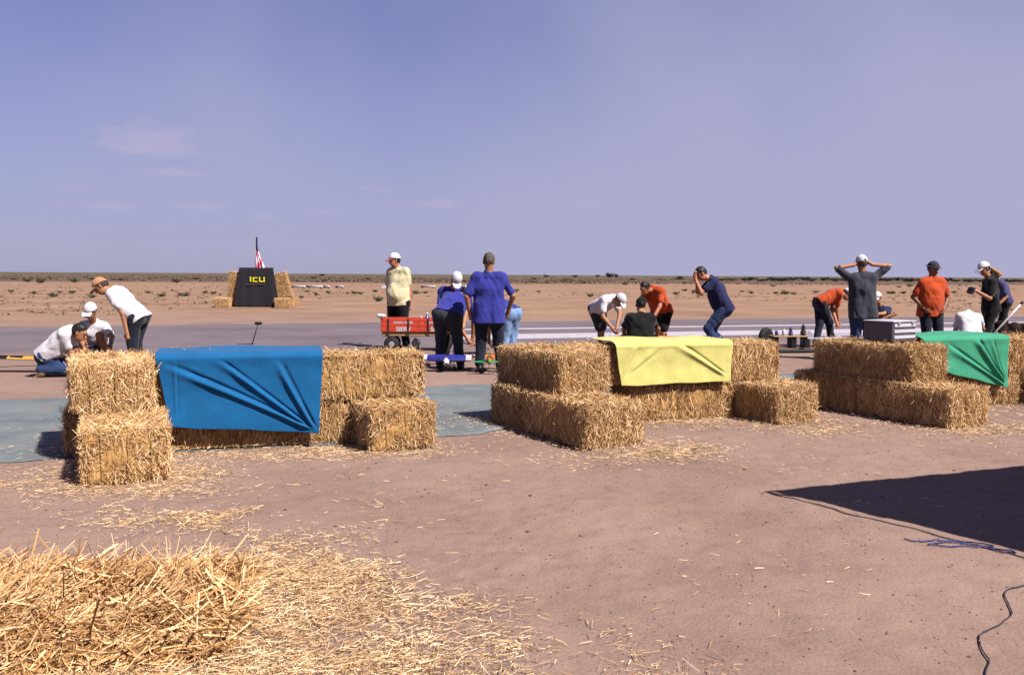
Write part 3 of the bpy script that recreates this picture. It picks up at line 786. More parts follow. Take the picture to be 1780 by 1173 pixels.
def person(label, D, head, neck, pelvis, az, wr, an, look, shirt='white', pants='dkjeans', S=1.0, sleeve=.62, shorts=False, cap=None, hair='brown', shoes='black',
           belly=0.0, epole=((-.3, -.2, -1), (.3, -.2, -1)), kpole=None, hem=.0, skin=0, group='people at the booths', bulk=1.0, bill=True, hand=None, collar=None, toe=None, seed=0, kbend=None):
    J = lambda p: at(p[0], p[1], D+(p[2] if len(p) > 2 else 0))
    H, N, P = J(head), J(neck), J(pelvis); az = R(az)
    sp = nrm3(N-P); lat = np.array([math.cos(az), -math.sin(az), 0]); lat = nrm3(lat-(lat@sp)*sp*.6); fw = nrm3(np.cross(sp, lat)); hf = np.array([math.sin(az), math.cos(az), 0])
    b = bulk*S; tl = np.linalg.norm(N-P)
    sh = [N-sp*.07*S-lat*.168*b, N-sp*.07*S+lat*.168*b]; hp = [P-lat*.088*b, P+lat*.088*b]
    W = [J(w) for w in wr]; A = [J(a) for a in an]
    for a in A: a[2] = max(a[2], .085)
    E = [ik(sh[i], W[i], .30*S, .265*S, epole[i]) for i in (0, 1)]
    kp = [hf+np.array([0, 0, .1])]*2 if kpole is None else kpole
    K = [ik(hp[i], A[i], .445*S, .43*S, kp[i], kbend is None) for i in (0, 1)]
    for k in K: k[2] = max(k[2], .075)
    base = np.array([P[0], P[1], 0.0]) if True else P
    base = np.array([(A[0][0]+A[1][0])/2, (A[0][1]+A[1][1])/2, 0.0])
    root = thing('person', label, 'person', base, 0, group)
    fd = nrm3(look); hu = H-N; hu = nrm3(hu-(hu@fd)*fd) if np.linalg.norm(hu-(hu@fd)*fd) > .02 else nrm3(np.cross(np.cross(fd, [0, 0, 1]), fd)); hl = np.cross(fd, hu); HB = np.array([hl, fd, hu])
    def out(name, sdf, mat, extra=None, mats=None):
        V, Q = sdf.mesh()
        me = mesh_np(name, V-base, Q, True, [mat]); return link(name, me, root)
    ch = P+sp*tl*.62
    allp = np.array([H, N, P, *sh, *E, *W, *K, *A, *hp])
    # -- body: one continuous surface
    s = SDF(allp.min(0)-.2, allp.max(0)+.2, .0115)
    s.cap(P, ch, .10*b, .10*b, .06)
    for i in (0, 1):
        sg = (-1, 1)[i]
        s.cap(hp[i], sh[i]-sg*lat*.06*b, .075*b, .055*b, .05)
    s.cap(N-sp*.05, H-hu*.03, .058*S, .052*S, .03)
    for i in (0, 1):
        s.cap(sh[i], E[i], .038*S, .040*S, .02).cap(E[i], W[i], .041*S, .028*S, .015)
        s.cap(hp[i], K[i], .072*b, .056*S, .04).cap(K[i], A[i], .057*S, .038*S, .02).cap(K[i]+(A[i]-K[i])*.3-hf*.012, A[i], .052*S, .034*S, .02)
        hd = nrm3(W[i]-E[i]) if hand is None or hand[i] is None else nrm3(hand[i]); s.cap(W[i], W[i]+hd*.075*S, .030*S, .034*S, .015)
    s.ell(H+hu*.025*S-fd*.008, np.array([.076, .098, .100])*S, HB, .02); s.ell(H-hu*.052*S+fd*.022*S, np.array([.060, .068, .072])*S, HB, .03)
    s.cap(H-hu*.005*S+fd*.098*S, H-hu*.038*S+fd*.112*S, .010*S, .016*S, .012)
    s.cap(H+hu*.028*S+fd*.088*S-hl*.03, H+hu*.028*S+fd*.088*S+hl*.03, .012, .012, .012)
    for sg in (-1, 1): s.cap(H+sg*hl*.078*S+hu*.012, H+sg*hl*.082*S-hu*.03, .013, .010, .008)
    s.cap(H-hu*.075*S+fd*.083*S-hl*.02, H-hu*.075*S+fd*.083*S+hl*.02, .009, .009, .008)
    V, Q = s.mesh()
    mb = MB(); rg = random.Random(seed+7)
    for i in (0, 1):                                  # fingers and thumb
        hd = nrm3(W[i]-E[i]) if hand is None or hand[i] is None else nrm3(hand[i])
        inn = nrm3((P+sp*.2)-W[i]); inn = nrm3(inn-(inn@hd)*hd); ac = nrm3(np.cross(hd, inn)); kn = W[i]+hd*.085*S
        if ac@hf < 0: ac = -ac                         # thumb side forward
        for q in range(4):
            o = kn+ac*(.030-.020*q)*S; ln = (.062, .072, .068, .052)[q]*S
            mb.tube([o-hd*.02, o+hd*ln*.45+inn*.006, o+hd*ln*.8+inn*.022, o+hd*ln*.95+inn*.040], [.0095*S, .009*S, .008*S, .0065*S], 6)
        t0 = W[i]+hd*.025*S+ac*.026*S; mb.tube([t0, t0+ac*.028*S+hd*.025*S, t0+ac*.034*S+hd*.055*S+inn*.015], [.013*S, .011*S, .008*S], 6)
    for sg in (-1, 1):
        e = H+fd*.092*S+sg*hl*.030*S+hu*.010*S; mb.lathe([(.0001, -.010), (.009, -.006), (.011, 0), (.009, .006), (.0001, .010)], e, fd, 8, 1)
    me = MB(); 
    mm = bpy.data.meshes.new('body'); vv_ = [tuple(p-base) for p in V]; nb = len(vv_)
    vv_ += [tuple(np.array(p)-base) for p in mb.v]; ff = [tuple(map(int, q)) for q in Q]+[[j+nb for j in f] for f in mb.f]
    mm.from_pydata(vv_, [], ff); mm.materials.append(SKINS[skin]); mm.materials.append(EYE)
    mm.polygons.foreach_set('material_index', [0]*len(Q)+mb.m); mm.polygons.foreach_set('use_smooth', [True]*len(mm.polygons)); mm.update()
    link('body', mm, root)
    # -- trousers or shorts
    s = SDF(np.array([P, *K, *A, *hp]).min(0)-.2, np.array([P, *K, *A, *hp]).max(0)+.2, .012)
    s.cap(P, P+sp*.09, .130*b, .132*b, .05)
    for i in (0, 1):
        ke = K[i] if not shorts else hp[i]+(K[i]-hp[i])*.93
        s.cap(P+(hp[i]-P)*1.15, ke, .108*b, (.082 if not shorts else .092)*S, .05); s.cap(hp[i]-fw*.035*b, hp[i]-fw*.03*b+.1*(ke-hp[i]), .105*b, .10*b, .05)
        if not shorts: s.cap(K[i], A[i]+np.array([0, 0, .02]), .080*S, .068*S, .025)
    s.wrinkle(.009, 17, seed+1); s.wrinkle(.005, 36, seed+50); s.cut(P+sp*.12*S, sp)
    out('shorts' if shorts else 'trousers', s, F_[pants])
    # -- shirt
    pts = np.array([N, P, *sh, *E]); s = SDF(pts.min(0)-.25, pts.max(0)+.25, .012); hb = P-sp*(.055+hem)
    s.cap(hb, ch, .142*b, .137*b, .06); s.cap(ch, N-sp*.08, .137*b, .082*b, .05); s.cap(N-sp*.05, N-sp*.01+hu*.012, .074*S, .066*S, .02)
    for i in (0, 1):
        sg = (-1, 1)[i]
        s.cap(hp[i]-sp*(.055+hem), sh[i]-sg*lat*.05*b, .110*b, .089*b, .06)
        s.cap(N-sp*.035*S, sh[i]-sg*lat*.01, .058*S, .060*S, .05)
        s.cap(hp[i]-fw*.04*b-sp*(.05+hem), hp[i]-fw*.03*b+sp*.14, .122*b, .10*b, .05)
        s.cap(sh[i], sh[i]+(E[i]-sh[i])*min(sleeve, 1), .062*S, .064*S if sleeve < .9 else .058*S, .04)
        if sleeve > 1: s.cap(E[i], E[i]+(W[i]-E[i])*(sleeve-1), .058*S, .048*S, .03)
    if belly: s.ell(P+sp*.17*S+fw*.07*b, np.array([.15*b, belly, .17*b]), np.array([lat, fw, sp]), .06)
    s.wrinkle(.014, 15, seed+2); s.wrinkle(.009, 28, seed+40); s.cut(hb+sp*.02, -sp)
    out('shirt', s, F_[shirt])
    # -- shoes
    for i in (0, 1):
        td = hf if toe is None else nrm3(toe[i]); s = SDF(A[i]-.3, A[i]+.3, .012)
        an_ = A[i]; upv = np.array([0, 0, 1.0]); flat = toe is None or abs(td[2]) < .3
        sole = np.array([an_[0], an_[1], max(an_[2]-.045, .042)])
        s.cap(an_, sole, .046, .044, .02).cap(sole-td*.03, sole+td*.15*S, .044, .036, .03).cap(sole+td*.12*S-hl*.0, sole+td*.17*S, .040, .032, .02)
        if flat: s.cut([0, 0, .004], [0, 0, -1])
        out('shoe', s, SHOES[shoes])
    # -- hair / cap
    s = SDF(H-.2, H+.2, .009); s.ell(H+hu*.028*S-fd*.012, np.array([.083, .104, .107])*S, HB, 0)
    c1 = H+fd*.055*S+hu*.055*S; s.cut(c1, nrm3(fd*1.0-hu*.75)); s.cut(H-hu*.055*S, nrm3(-hu)); s.wrinkle(.010, 75, 3)
    out('hair', s, HAIRS[hair])
    if cap:
        cm, bm = cap if isinstance(cap, tuple) else (cap, cap)
        s = SDF(H-.25, H+.25, .009); s.ell(H+hu*.035*S-fd*.006, np.array([.092, .112, .112])*S, HB, 0); s.cut(H+hu*.035*S, nrm3(-hu+fd*.10))
        co = out('cap', s, F_[cm])
        if bill == 'brim':
            s = SDF(H-.3, H+.3, .009); s.ell(H+hu*.045*S, np.array([.122, .140, .012])*S, HB, 0); V, Q = s.mesh()
        elif bill:
            s = SDF(H-.3, H+.3, .009); tb = nrm3(fd-hu*.25); ub = nrm3(np.cross(hl, tb)); s.ell(H+hu*.048*S+tb*.115*S, np.array([.078, .085, .011])*S, np.array([hl, tb, ub]), 0); V, Q = s.mesh()
        if bill:
            bo = link('brim' if bill == 'brim' else 'bill', mesh_np('bill', V-base, Q, True, [F_[bm]]), co)
    return root, dict(H=H, N=N, P=P, W=W, E=E, A=A, S=S)

DN = (0, 0, -1)
person('person in white shirt and jeans kneeling on one side of a yellow banded wing', 12.6, (138, 578), (122, 572), (82, 618), 78, [(136, 612, -.15), (140, 612, .2)], [(72, 644, -.12), (75, 642, .16)], (1, 0, -.45),
       'white', 'jeans', cap=None, hair='black', shoes='tan', kpole=[(1, 0, -.35), (1, 0, -.35)], epole=((.2, 0, -1), (.2, 0, -1)), toe=[(-.6, 0, -.5), (-.6, 0, -.5)], belly=.1, seed=1)
person('person in white shirt and white cap squatting with elbows over the knees', 14.0, (157, 541, -.2), (163, 560, -.05), (168, 605, .12), 178, [(192, 602, -.5), (147, 604, -.5)], [(190, 634, -.2), (148, 634, -.2)], (-.1, -1, -.55),
       'white', 'jeans', cap='white', hair='brown', kpole=[(.25, -1, .9), (-.25, -1, .9)], epole=((1, -.2, -.3), (-1, -.2, -.3)), seed=2)
person('person in white shirt and dark trousers bending over with hands together', 13.3, (176, 498, -.02), (198, 504), (240, 553), -82, [(221, 578, -.16), (224, 577, .12)], [(234, 638, -.08), (240, 637, .12)], (-.75, -.25, -.6),
       'white', 'dkjeans', cap='tan', hair='brown', epole=((.2, 0, -.2), (.2, 0, -.2)), kpole=[(-1, 0, 0), (-1, 0, 0)], seed=3, hem=.03)
person('person in pale yellow shirt and white cap standing behind the red wagon', 17.7, (686, 453), (692, 467, .03), (693, 527), -150, [(712, 529, -.05), (676, 528, .1)], [(706, 601), (683, 602, .1)], (-.85, -.5, -.1),
       'cream', 'black', S=1.07, bulk=1.12, cap=('white', 'red'), hair='black', belly=.17, epole=((.4, .6, 0), (-.4, .6, 0)), hem=.02, seed=4, skin=1)
person('person in royal blue shirt and white cap leaning down over the model airplanes', 15.2, (793, 486, -.28), (787, 502, -.12), (782, 545, .25), 170, [(806, 563, -.4), (772, 566, -.4)], [(800, 622), (775, 622)], (.1, -.6, -.8),
       'blue', 'black', cap='white', hair='black', bulk=1.1, epole=((.8, .3, 0), (-.8, .3, 0)), seed=5)
person('person in charcoal trousers and blue shirt bent over with back turned', 13.9, (809, 510, .46), (796, 514, .38), (778, 550, 0), 8, [(812, 588, .45), (822, 585, .5)], [(764, 632, .05), (800, 634, .0)], (.2, .6, -.8),
       'blue', 'charcoal', cap='white', hair='black', bulk=1.12, kpole=[(-.1, 1, 0), (.1, 1, 0)], epole=((-.3, .4, 0), (.6, .4, 0)), seed=6)
person('person with short grey hair in blue shirt standing with back turned, dark jeans', 13.5, (850, 455), (850, 475), (850, 547), 2, [(817, 545, .02), (884, 540, .16)], [(834, 634, 0), (870, 637, .03)], (.05, 1, -.25),
       'blue', 'dkjeans', S=1.03, bulk=1.10, hair='grey', shoes='black', sleeve=.8, hem=.09, epole=((-.5, -.4, 0), (.6, -.3, 0)), seed=7)
person('person in faded light jeans bending down behind the grey haired person', 16.0, (846, 536, .5), (864, 526, .36), (889, 546, 0), -38, [(850, 590, .55), (862, 592, .5)], [(878, 612), (890, 614, .1)], (-.5, .5, -.8),
       'blue', 'ltjeans', hair='brown', shoes='white', kpole=[(-.4, 1, 0), (-.2, 1, 0)], seed=8)
person('person in white shirt, white cap and dark shorts bending over an orange fuselage', 17.0, (1077, 522, -.42), (1064, 518, -.30), (1039, 537, .05), 128, [(1073, 566, -.40), (1064, 570, -.48)], [(1043, 605), (1046, 607, .2)], (.45, -.5, -.8),
       'white', 'charcoal', shorts=True, cap='white', hair='black', shoes='white', epole=((.2, 0, -.1), (-.3, 0, -.1)), seed=9)
person('person with dark hair in orange shirt and black shorts leaning forward', 17.4, (1121, 501, -.22), (1134, 501, -.08), (1150, 541, .22), -135, [(1136, 552, -.38), (1120, 552, -.25)], [(1154, 602, .05), (1146, 604, .2)], (-.7, -.55, -.4),
       'orange', 'black', shorts=True, hair='black', shoes='white', bulk=1.12, epole=((.9, .3, 0), (-.9, 0, 0)), seed=10, skin=1)
person('person in black shirt and black cap crouching with back turned behind the yellow cloth', 15.5, (1114, 530, .10), (1113, 547, .02), (1113, 597, -.05), -6, [(1086, 588, .42), (1141, 588, .42)], [(1097, 618, .05), (1130, 618, .05)], (-.1, 1, -.3),
       'black', 'black', bulk=1.18, cap=('black', 'white'), hair='black', kpole=[(-.3, 1, .8), (.3, 1, .8)], epole=((-1, 0, 0), (1, 0, 0)), seed=11)
person('person in navy shirt and blue jeans standing bowed with both hands at the head', 17.0, (1219, 476), (1237, 484), (1258, 537), -85, [(1209, 486, -.14), (1211, 484, .14)], [(1252, 608, -.1), (1264, 608, .12)], (-.8, -.15, -.5),
       'navy', 'jeans', S=1.06, bulk=1.12, hair='black', epole=((-.4, -.3, -1), (-.4, .3, -1)), kbend=1, kpole=[(-1, 0, 0), (-1, 0, 0)], hand=[(-.2, 0, 1), (-.2, 0, 1)], belly=.12, hem=.03, seed=12, skin=1)
person('person in orange shirt and white cap bending over beside the low stand', 18.5, (1473, 512), (1459, 507), (1426, 527), 86, [(1454, 560, -.12), (1457, 560, .1)], [(1418, 598, -.1), (1445, 594, .12)], (.75, -.1, -.65),
       'orange', 'dkjeans', cap='white', hair='black', shoes='tan', epole=((-.3, 0, -.2), (-.3, 0, -.2)), kpole=[(1, 0, 0), (1, 0, 0)], seed=13, skin=1)
person('person in dark grey shirt and white cap with both hands raised to the head', 15.6, (1498, 458), (1499, 476), (1500, 543), 2, [(1483, 461, -.03), (1517, 460, -.03)], [(1489, 620), (1511, 620)], (.1, 1, -.1),
       'dkgrey', 'jeans', S=1.06, bulk=1.08, cap='white', hair='grey', epole=((-1, 0, -.15), (1, 0, .05)), hand=[(.5, .1, .3), (-.5, .1, .3)], sleeve=.85, hem=.06, seed=14, bill=True)
person('person in white cap and dark shirt crouching behind the one in dark grey', 20.0, (1525, 518, -.1), (1530, 534), (1534, 567, .1), -160, [(1522, 546, -.42), (1551, 548, -.2)], [(1538, 590, -.1), (1518, 590, -.1)], (-.6, -.7, -.3),
       'navy', 'dkjeans', cap='white', hair='black', kpole=[(.3, -1, .9), (-.5, -1, .9)], epole=((1, 0, -.5), (-1, 0, -.5)), seed=15)
person('person in orange shirt, dark hat and jeans standing upright with arms down', 16.0, (1622, 468), (1621, 483), (1618, 539), 168, [(1640, 537, -.08), (1606, 536, -.1)], [(1631, 619), (1606, 618)], (.35, -1, -.2),
       'orange', 'dkjeans', S=1.02, bulk=1.08, cap='dkgrey', bill='brim', hair='black', epole=((.6, .4, 0), (-.6, .4, 0)), hem=.08, sleeve=.7, seed=16, skin=2, belly=.1)
person('person in white shirt crouching with rounded back beside the green cloth', 15.3, (1680, 556, .42), (1684, 545, .25), (1688, 588, 0), 8, [(1672, 592, .5), (1698, 592, .5)], [(1678, 624, .05), (1702, 624, .05)], (0, .7, -.7),
       'white', 'jeans', hair='black', bulk=.88, kpole=[(-.3, 1, .8), (.3, 1, .8)], epole=((-1, 0, 0), (1, 0, 0)), seed=17)
pp, pj = person('person in black shirt and white cap holding a small dark transmitter', 16.5, (1711, 468), (1721, 484), (1721, 538), -80, [(1697, 506, -.18), (1722, 466, .12)], [(1714, 617, -.1), (1730, 616, .12)], (-.9, -.25, -.35),
       'black', 'black', cap=('white', 'white'), hair='black', epole=((.8, -.2, -1), (1, .3, .1)), hand=[(-1, 0, .1), (-.6, 0, .2)], sleeve=.7, seed=18)
person('person in dull violet shirt and black trousers standing half hidden behind another', 20.5, (1729, 478), (1738, 488), (1747, 524), -70, [(1735, 530, -.2), (1742, 530, .2)], [(1744, 590, -.08), (1752, 590, .15)], (-.8, -.2, -.5),
       'violet', 'black', hair='black', epole=((.5, 0, -.5), (.5, 0, -.5)), seed=19)
# ================================================================ THINGS ROUND THE RUNWAY
RED = simple('red painted board', rgb('b0341c'), .55, .4, .1); TANW = simple('bare tan wood', rgb('a08058'), .8); DKMET = simple('dark steel', rgb('25201f'), .5, .4); RUB = simple('black rubber', rgb('161415'), .8)
WHT = simple('white plastic', rgb('c0bcc4'), .5, .4, .05); CHR = simple('pale grey hub steel', rgb('8a8890'), .45, .5); SILV = simple('brushed aluminium', rgb('b4b2bc'), .4, .5, .08, 40); GREYP = simple('shade and lettering grey', rgb('56525e'), .6)
BLU = simple('glossy blue film', rgb('262a7c'), .35, .5); GRN = simple('green film', rgb('1f8a42'), .45, .4); ORG = simple('orange film', rgb('c0641c'), .45, .4); YEL = simple('yellow film', rgb('b88c3c'), .5); BLK = simple('black film', rgb('121016'), .5)
PNK = simple('pink film', rgb('b06a80'), .5); WFILM = simple('white film', rgb('bcb8c4'), .4, .4, .05); BRN = simple('dark brown canvas', rgb('2a1c17'), .9, .1, .25)
def roty(a): c, s = math.cos(a), math.sin(a); return np.array([[c, 0, s], [0, 1, 0], [-s, 0, c]])
def rotz(a): c, s = math.cos(a), math.sin(a); return np.array([[c, -s, 0], [s, c, 0], [0, 0, 1]])
def text_mesh(body, size, depth=.002):
    cu = bpy.data.curves.new('lettering', 'FONT'); cu.body = body; cu.size = size; cu.align_x = 'CENTER'; cu.extrude = depth; cu.offset = size*.02
    o = bpy.data.objects.new('lettering', cu); COL.objects.link(o); bpy.context.view_layer.update()
    me = bpy.data.meshes.new_from_object(o); bpy.data.objects.remove(o); return me
def letters(body, size, mat, parent, loc, rot):
    me = text_mesh(body, size); me.materials.clear(); me.materials.append(mat)
    o = link('lettering', me, parent, loc); o.rotation_euler = rot; return o

# ---- red wagon
wl = at(661, 600, 17.0); wr_ = at(790, 600, 17.0); wc = (wl+wr_)/2; WL = wr_[0]-wl[0]
w = thing('wagon', 'red slat sided pull wagon with white lettering and black tyres', 'wagon', (wc[0], 17.25, 0), R(4))
hx, hy, z0, z1 = WL/2, .27, .365, .625
mb = MB(); mb.box((0, 0, .325), (WL-.03, .50, .075), bev=.012); mb.build('tray', TANW, w)
for sy in (-1, 1):
    for r_ in range(3):
        zz = z0+.043+r_*.087
        mb = MB(); mb.box((0, sy*hy, zz), (WL, .020, .076), bev=.006); mb.build('side_board', RED, w)
    for k in range(4):
        x = -hx+.14+k*(WL-.28)/3
        mb = MB(); mb.box((x, sy*(hy+.017), .45), (.03, .016, .34), bev=.003); mb.build('stake', DKMET if sy < 0 else RED, w)
for sx_ in (-1, 1):
    for r_ in range(3):
        mb = MB(); mb.box((sx_*(hx-.01), 0, z0+.043+r_*.087), (.02, .50, .076), bev=.006); mb.build('end_board', RED, w)
for x in (-hx+.42, hx-.33):
    letters('SIERV', .115, WHT, w, (x, -hy-.013, .385), (R(90), 0, 0)); letters('RADIO FLYER', .06, WHT, w, (x, -hy-.013, .525), (R(90), 0, 0))
def wheel(parent, c, r, wd, axis=(0, 1, 0), name='wheel', hub=CHR):
    c = np.array(c, float); ax = np.array(axis, float)
    mb = MB(); mb.lathe([(r*.62, -wd*.4), (r*.85, -wd*.5), (r*.97, -wd*.3), (r, 0), (r*.97, wd*.3), (r*.85, wd*.5), (r*.62, wd*.4)], (0, 0, 0), ax, 24)
    o = mb.build(name, RUB, parent, c)
    h = MB(); h.lathe([(.001, -wd*.42), (r*.3, -wd*.44), (r*.55, -wd*.28), (r*.64, -wd*.42), (r*.64, wd*.42), (r*.55, wd*.28), (r*.3, wd*.44), (.001, wd*.42)], (0, 0, 0), ax, 20)
    h.build('hub', hub, o); return o
for x in (-hx+.20, hx-.20):
    mb = MB(); mb.tube([(x, -.25, .145), (x, .25, .145)], .012, 8); mb.tube([(x-.1, 0, .29), (x, 0, .145)], .014, 6); mb.tube([(x+.1, 0, .29), (x, 0, .145)], .014, 6); mb.build('axle', DKMET, w)
    for sy in (-1, 1): wheel(w, (x, sy*.26, .145), .145, .075)
mb = MB(); mb.tube([(hx-.2, 0, .2), (hx+.12, -.10, .16), (hx+.42, -.2, .10), (hx+.62, -.26, .05)], .011, 8); mb.tube([(hx+.62, -.33, .05), (hx+.62, -.19, .05)], .014, 8); mb.build('pull_handle', DKMET, w)
def bottle(label, loc, h, r, mat, capm, name='bottle'):
    t = thing(name, label, 'bottle', loc); mb = MB(); mb.lathe([(r*.9, 0), (r, .02*h), (r, .66*h), (r*.6, .8*h), (r*.34, .84*h), (r*.34, .92*h)], n=16); mb.build('flask', mat, t)
    mb = MB(); mb.lathe([(r*.4, .9*h), (r*.4, h), (r*.3, 1.0*h)], n=12); mb.build('screw_cap', capm, t); return t
def inw(x, y, z): p = rotz(R(4))@np.array([x, y, 0]); return (wc[0]+p[0], 17.25+p[1], z)
bottle('tall blue bottle standing in the red wagon', inw(.16, -.05, .363), .36, .05, BLU, WHT); bottle('orange bottle standing in the red wagon', inw(.05, -.10, .363), .29, .055, ORG, WHT)
rg = np.random.default_rng(4)
def rag(label, base, size, mat, seed):
    s = SDF(np.array([-.3]*3), np.array([.3]*3), .012); r = random.Random(seed)
    for k in range(5): s.cap((r.uniform(-.5, .5)*size, r.uniform(-.5, .5)*size, .02+r.random()*size*.4), (r.uniform(-.6, .6)*size, r.uniform(-.5, .5)*size, .02), size*.28, size*.16, .03)
    s.wrinkle(.02, 30, seed); s.cut((0, 0, .002), (0, 0, -1)); V, Q = s.mesh(); o = link('rag', mesh_np('rag', V, Q, True, [mat]), None, base); return tag(o, label, 'rag')
rag('crumpled white rag hanging at the end of the red wagon', inw(-hx+.02, -.24, .62), .11, F_['white'], 3)
p = gnd(722, 608); t = thing('water_jug', 'white plastic jug on the ground beside the red wagon', 'jug', p)
mb = MB(); mb.lathe([(.07, 0), (.08, .02), (.08, .13), (.045, .19), (.025, .21), (.025, .23)], n=16); mb.build('flask', WHT, t)
mb = MB(); mb.tube([(.03, 0, .2), (.085, 0, .19), (.09, 0, .13), (.078, 0, .1)], .009, 6); mb.build('handle', WHT, t)

# ---- model airplanes
def wingmesh(mb, half0, half1, chord, zc, y0, th=.028, mi=0, taper=.8, dih=.03, sweep=0.0):
    prof = [(-.5, 0), (-.42, .55), (-.2, 1), (.1, .75), (.5, .04), (.1, -.12), (-.2, -.32), (-.42, -.3)]
    n = len(prof); V = []
    for x in (half0, (half0+half1)/2, half1):
        k = 1-(1-taper)*abs(x)/max(abs(half0), abs(half1), .01)
        for a, b in prof: V.append((x, y0+a*chord*k+sweep*abs(x), zc+b*th*k*1.6+dih*abs(x)))
    F = []
    for s in range(2):
        for i in range(n): F.append((s*n+i, s*n+(i+1) % n, (s+1)*n+(i+1) % n, (s+1)*n+i))
    F += [tuple(range(n-1, -1, -1)), tuple(range(2*n, 3*n))]
    mb.add(V, F, mi, False); return mb
def airplane(label, loc, yaw, L, span, chord, fus, wingc, tipc, tailc, zf=.13, wingy=-.18, tailspan=None, gear=True, fusr=.055, bands=(), finh=.17, wth=.028):
    "nose toward local -Y"
    t = thing('model_airplane', label, 'model airplane', loc, yaw, 'model airplanes being worked on')
    mb = MB(); ys = [-.5, -.47, -.38, -.2, .05, .3, .5]; rs = [.35, .75, .95, 1.0, .85, .5, .22]
    mb.tube([(0, y*L, zf+(.012 if y > .2 else 0)) for y in ys], [r*fusr for r in rs], 12, flat=1.15); mb.build('fuselage', fus, t)
    mb = MB(); mb.lathe([(fusr*.38, 0), (fusr*.33, .02), (.001, .055)], (0, -.5*L, zf), (0, -1, 0), 12); mb.build('spinner', WHT, t)
    mb = MB(); mb.box((0, -.5*L-.03, zf), (.26, .006, .022), roty(R(35)), bev=.002); mb.build('propeller', BLK, t)
    sp = span/2
    for s in (-1, 1):
        mb = MB(); wingmesh(mb, s*.02, s*sp*.78, chord, zf+.02, wingy*L, wth); o = mb.build('wing', wingc, t)
        mb = MB(); wingmesh(mb, s*sp*.782, s*sp, chord*.83, zf+.02, wingy*L, wth); mb.build('wing_tip', tipc, o)
        for f in bands: mb = MB(); wingmesh(mb, s*sp*f, s*sp*(f+.12), chord*1.0, zf+.022, wingy*L, th=.031); mb.build('wing_band', BLK, o)
    ts = (tailspan or span*.36)/2
    mb = MB(); wingmesh(mb, -ts, ts, chord*.55, zf+.02, .46*L, .012, taper=.75, dih=0); mb.build('tailplane', tailc, t)
    mb = MB(); mb.add([(-.006, .36*L, zf+.02), (-.006, .53*L, zf+.02), (-.004, .54*L, zf+finh), (-.004, .47*L, zf+finh), (.006, .36*L, zf+.02), (.006, .53*L, zf+.02), (.004, .54*L, zf+finh), (.004, .47*L, zf+finh)],
        [(0, 1, 2, 3), (7, 6, 5, 4), (0, 4, 5, 1), (1, 5, 6, 2), (2, 6, 7, 3), (3, 7, 4, 0)]); mb.build('fin', tailc, t)
    if gear:
        mb = MB(); mb.tube([(-.11, -.25*L, .04), (-.03, -.25*L, zf-.02), (.03, -.25*L, zf-.02), (.11, -.25*L, .04)], .005, 6); mb.tube([(0, .45*L, zf), (0, .47*L, .012)], .004, 6); mb.build('landing_gear', DKMET, t)
        for s in (-1, 1): wheel(t, (s*.11, -.25*L, .04), .04, .025, (1, 0, 0))
    return t
p = at(781, 622, 13.75); airplane('model airplane with blue and white wing on the ground at bent knees', (p[0], 13.85, 0), R(-4), .95, .74, .27, WFILM, BLU, WFILM, BLU, zf=.15, wingy=-.28, wth=.055)
p = at(851, 625, 13.6); airplane('model airplane with orange body and green tail between the dark jeans', (p[0], 13.62, 0), R(180), .95, .6, .2, ORG, ORG, WFILM, GRN, zf=.16, wingy=-.36, tailspan=.40)
p = at(1136, 590, 16.2); airplane('orange nosed model airplane with blue tail resting on a plank trestle', (p[0], 16.3, .17), R(-86), 1.46, .8, .22, ORG, WFILM, WFILM, BLU, zf=.14, gear=False, fusr=.07, finh=.06)
t = thing('trestle', 'low plank trestle under the orange nosed model airplane', 'trestle', (p[0], 16.3, 0))
mb = MB(); mb.box((0, 0, .22), (1.2, .16, .03), bev=.004); mb.build('plank', TANW, t)
for sx_ in (-1, 1):
    for sy in (-1, 1): mb = MB(); mb.tube([(sx_*.5, sy*.12, 0), (sx_*.48, sy*.05, .205)], .016, 6); mb.build('leg', TANW, t)
p = at(1446, 590, 17.8); airplane('white model airplane on the ground below the bending orange shirt', (p[0], 17.9, 0), R(70), .8, .8, .2, WFILM, WFILM, WFILM, WFILM, zf=.2, gear=True)
p = at(150, 630, 13.2); airplane('large model airplane with yellow wing banded black beside the kneeling person', (p[0], 13.45, 0), R(2), 1.3, 3.1, .30, WFILM, YEL, BLK, YEL, zf=.15, wingy=-.2, bands=(.30, .56, .70))

# ---- low stand with engine parts, wheel, box (beyond the gap right of the yellow booth)
p = gnd(1372, 605); t = thing('low_stand', 'low wooden stand with dark legs holding engine parts', 'stand', (p[0], p[1], 0), R(8), None)
mb = MB(); mb.box((0, 0, .245), (.78, .28, .025), bev=.004); mb.build('plank', TANW, t)
for x in (-.33, .05, .33): mb = MB(); mb.box((x, 0, .117), (.11, .22, .228), bev=.006); mb.build('leg', BLK, t)
def onst(x, y): q = rotz(R(8))@np.array([x, y, 0]); return (p[0]+q[0], p[1]+q[1], .258)
def engine(label, loc, mat, k):
    t = thing('model_engine', label, 'engine', loc); mb = MB(); mb.box((0, 0, .04*k), (.08*k, .10*k, .08*k), bev=.008); mb.build('crankcase', mat, t)
    for q in range(4): mb = MB(); mb.lathe([(.042*k, 0), (.042*k, .008*k)], (0, 0, (.085+.018*q)*k), n=14); mb.build('cooling_fin', DKMET, t)
    mb = MB(); mb.lathe([(.026*k, 0), (.026*k, .09*k), (.012*k, .11*k)], (0, 0, .08*k), n=12); mb.build('cylinder', mat, t)
    mb = MB(); mb.tube([(0, -.04*k, .04*k), (0, -.10*k, .04*k)], .012*k, 8); mb.build('crankshaft', CHR, t); return t
